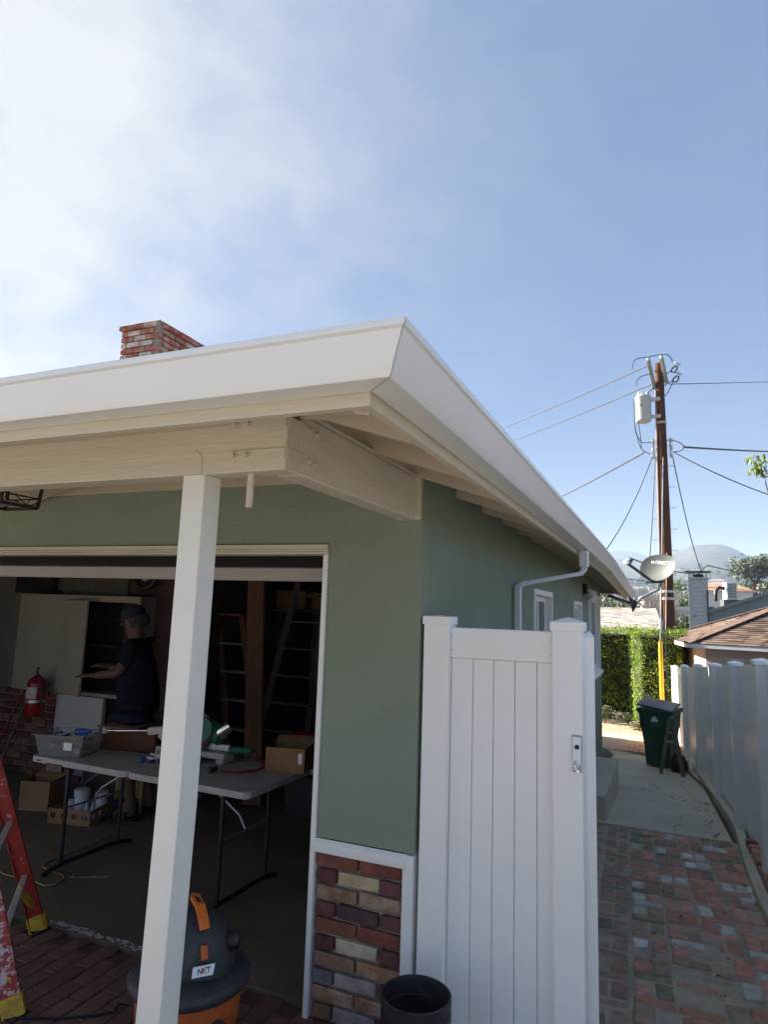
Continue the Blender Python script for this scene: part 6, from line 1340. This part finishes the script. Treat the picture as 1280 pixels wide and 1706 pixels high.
tree(-5.4, 66, -2.6, 7.0, 1.6, 1500, .3, m_t1, 'thin grey tree beside the house corner over the pale roof', 23)
tree(2.9, 75, -2.6, 8.6, 1.4, 2200, .34, m_t3, 'bright green tree beyond the pole, left of the blue chimney', 25)
def bare(x, y, z, h, label, seed):
    t = thing('bare_tree', label, 'tree', (x, y, z)); random.seed(seed); mb = MB()
    def br_(p, d, L, r_, dep):
        q = p + d * L; mb.tube([p, p.lerp(q, .5) + Vector((random.uniform(-1, 1), random.uniform(-1, 1), 0)) * L * .06, q], [r_, r_ * .85, r_ * .65], 5, cap=False)
        if dep == 0: return
        for k in range(3 if dep > 1 else 4):
            dd = (d + Vector((random.uniform(-.7, .7), random.uniform(-.7, .7), random.uniform(-.1, .5)))).normalized(); br_(q if k else p.lerp(q, .7), dd, L * random.uniform(.6, .8), r_ * .6, dep - 1)
    br_(Vector((0, 0, -.5)), Vector((0, 0, 1)), h * .35, h * .02, 4); mb.build('branches', M('bare_bark', (.20, .17, .15), .9, .2, 5, 0) if 'bare_bark' not in bpy.data.materials else bpy.data.materials['bare_bark'], t); return t
bare(-1.7, 47, -2.6, 7.4, 'leafless tree seen between the gutter end and the dish', 4); bare(.3, 52, -2.6, 8.0, 'leafless tree directly behind the dish mast and left of the pole', 6)
# leafy twig at the right edge, nearer the camera
tw = thing('leafy_branch', 'bright green leafy twig hanging into view at the right edge', 'branch')
P0 = [Vector(p) for p in ((2.02, 4.02, 2.45), (1.955, 3.95, 2.80), (1.91, 3.90, 3.02), (1.875, 3.87, 3.18), (1.84, 3.84, 3.28), (1.81, 3.82, 3.31))]
MB().tube(P0, [.007, .006, .005, .004, .003, .002], 7).build('twig', m_bark, tw, smooth=True)
m_lf = leafmat('twig_leaf', (.10, .17, .03), (.26, .32, .08), 8.0, .45); lfm = []
mb = MB(); L = .075
mb.add([(0, 0, 0), (L * .3, L * .17, .002), (L * .7, L * .15, .0), (L, 0, -.010), (L * .7, -L * .15, .0), (L * .3, -L * .17, .002), (L * .5, 0, -.005)], [(0, 1, 6), (1, 2, 6), (2, 3, 6), (3, 4, 6), (4, 5, 6), (5, 0, 6)])
o = mb.build('leaf', m_lf, recalc=False); lme = o.data; bpy.data.objects.remove(o); random.seed(77)
for k in range(64):
    t_ = random.uniform(.0, 1); b_ = P0[3].lerp(P0[5], t_) + Vector((random.gauss(0, .04), random.gauss(0, .03), random.gauss(-.015, .04)))
    inst(lme, 'leaf', tw, tuple(b_), (random.uniform(-.7, .7), random.uniform(.2, 1.5), random.uniform(0, 6.28)), scale=(random.uniform(.7, 1.2),) * 3)
trk = thing('street_tree', 'tree standing outside the right edge that carries the leafy twig', 'tree') if False else None
MB().tube([(2.02, 4.02, 2.45), (2.2, 4.2, 1.6), (2.3, 4.3, .4), (2.32, 4.3, -.5)], [.007, .014, .022, .03], 8).build('stem', m_bark, tw, smooth=True)
# ---- distant town
m_tw = [M('town_wall_%s' % n, c, .9, .06, .3, 0) for n, c in (('white', (.66, .65, .62)), ('cream', (.58, .52, .42)), ('sand', (.48, .40, .30)), ('grey', (.40, .40, .39)))]; m_trf = [M('town_roof_%s' % n, c, .9, .1, .3, 0) for n, c in (('grey', (.22, .21, .20)), ('brown', (.19, .13, .10)), ('terracotta', (.32, .17, .11)))]
m_twin = M('town_window', (.05, .055, .065), .2, .1, 2, 0)
def townhouse(x, y, z, w, d, h, rz, wm_, rm_, gable=True, nwin=3):
    t = bpy.data.objects.new('distant_house', None); COL.objects.link(t); t.location = (x, y, z); t.rotation_euler = (0, 0, rz)
    MB().box((-w / 2, -d / 2, -3), (w / 2, d / 2, h)).build('wall', wm_, t)
    if gable:
        r_ = MB(); o_ = .4; r_.add([(-w / 2 - o_, -d / 2 - o_, h), (w / 2 + o_, -d / 2 - o_, h), (w / 2 + o_, d / 2 + o_, h), (-w / 2 - o_, d / 2 + o_, h), (-w / 2 * .6, 0, h + w * .16), (w / 2 * .6, 0, h + w * .16)], [(0, 1, 5, 4), (1, 2, 5), (2, 3, 4, 5), (3, 0, 4), (3, 2, 1, 0)]); r_.build('roof', rm_, t)
    else: MB().box((-w / 2 - .15, -d / 2 - .15, h + .002), (w / 2 + .15, d / 2 + .15, h + .35)).build('roof', rm_, t)
    for k in range(nwin): xx = lerp(-w / 2, w / 2, (k + .5) / nwin); MB().box((xx - w * .07, -d / 2 - .04, h * .38), (xx + w * .07, -d / 2 - .002, h * .72)).build('window', m_twin, t)
    return t
b1 = townhouse(-.45, 64, -2.4, 1.2, 5, 5.75, .1, m_tw[1], m_tw[1], False, 1); tag(b1, 'narrow cream flat roofed block left of the pole, nearer the dish strut', 'building')
b2 = townhouse(1.05, 66, -2.4, 1.9, 5, 5.8, .05, m_tw[1], m_tw[1], False, 1); tag(b2, 'wider cream flat roofed block close against the left of the pole', 'building')
b3 = townhouse(3.2, 66, -2.4, 1.9, 6, 4.9, -.1, m_tw[0], m_tw[0], False, 2); tag(b3, 'small white flat roofed building between the pole and blue chimney', 'building')
b4 = townhouse(7.9, 96, -2.0, 6, 7, 7.5, .1, m_tw[0], m_trf[2], True, 3); tag(b4, 'white house with tan roof showing left of the tall tree', 'house')
random.seed(1234)
def polar(a, r): x = CAMP.x + r * math.sin(R(a)); y = CAMP.y + r * math.cos(R(a)); return x, y, hill_z(a, r)
for k in range(64):
    a = random.uniform(-5.6, 8.2); r = 130 + 620 * random.random() ** .8; x, y, z = polar(a, r); s_ = random.uniform(.8, 1.5)
    t = townhouse(x, y, z - .5, 11 * s_, 9 * s_, 4.2 * s_, random.uniform(-.5, .5), random.choice(m_tw[:3] + [m_tw[0]]), random.choice(m_trf), random.random() < .7, 3)
    dd = 'nearer foot' if r < 300 else ('middle' if r < 520 else 'upper part')
    tag(t, 'small pale house among trees on the %s of the hazy hillside' % dd, 'house', 'houses on the %s of the hillside' % dd)
tm_ = []
for k in range(4):
    random.seed(500 + k); v0 = []; 
    cl = [(Vector((random.gauss(0, 1.6), random.gauss(0, 1.6), random.uniform(2, 6))), random.uniform(1.2, 2.2)) for _ in range(9)]
    def gen(cl=cl):
        c, r_ = random.choice(cl); d = Vector((random.gauss(0, 1), random.gauss(0, 1), random.gauss(0, 1))).normalized(); return tuple(c + d * r_ * random.random() ** .4), tuple(d)
    o = leafcloud('far_crown', (m_t1, m_t2, m_t3, m_t2)[k], 420, gen, 1.1, None, 600 + k); tm_.append(o.data); bpy.data.objects.remove(o)
random.seed(4321)
for k in range(230):
    a = random.uniform(-6, 8.5); r = 90 + 900 * random.random() ** .85; x, y, z = polar(a, max(r, 111)) if r > 111 else (CAMP.x + r * math.sin(R(a)), CAMP.y + r * math.cos(R(a)), -6)
    s_ = random.uniform(.7, 1.5) * (1 if r > 200 else .7)
    o = inst(random.choice(tm_), 'distant_tree', None, (x, y, z), (0, 0, random.uniform(0, 6)), scale=(s_, s_, s_ * random.uniform(.8, 1.3)))
    kd = {tm_[0].name: 'grey green', tm_[1].name: 'dark', tm_[2].name: 'bright green', tm_[3].name: 'very dark'}[o.data.name]; dd = 'nearer foot' if r < 300 else ('middle' if r < 600 else 'upper part')
    tag(o, 'small %s tree among houses on the %s of the hazy hillside' % (kd, dd), 'tree', '%s trees on the %s of the hillside' % (kd, dd))
for k, (a, r, h_) in enumerate(((-3.6, 120, 11), (-1.6, 150, 12), (1.1, 140, 12))):
    x, y, z = polar(a, r); t = thing('distant_pole', ['far thin utility pole nearest the house corner', 'far thin utility pole between dish and brown pole', 'far thin utility pole right of the brown pole'][k], 'utility pole', (x, y, z)); MB().cyl((0, 0, -1), (0, 0, h_), .16, 8, .1).build('shaft', m_bark, t); MB().box((-1.1, -.08, h_ - .9), (1.1, .08, h_ - .75)).build('crossarm', m_bark, t)
# ---- haze
hzm = bpy.data.materials.new('haze_air'); hzm.use_nodes = True; n_ = hzm.node_tree.nodes; n_.remove(n_['Principled BSDF']); pv = n_.new('ShaderNodeVolumePrincipled')
pv.inputs['Color'].default_value = (.60, .76, 1.0, 1); pv.inputs['Density'].default_value = .00029; pv.inputs['Anisotropy'].default_value = 0.0
hzm.node_tree.links.new(pv.outputs[0], n_['Material Output'].inputs['Volume'])
struct(MB().box((-2700, -450, -12), (2700, 2700, 215)).build('haze', hzm), 'stuff')
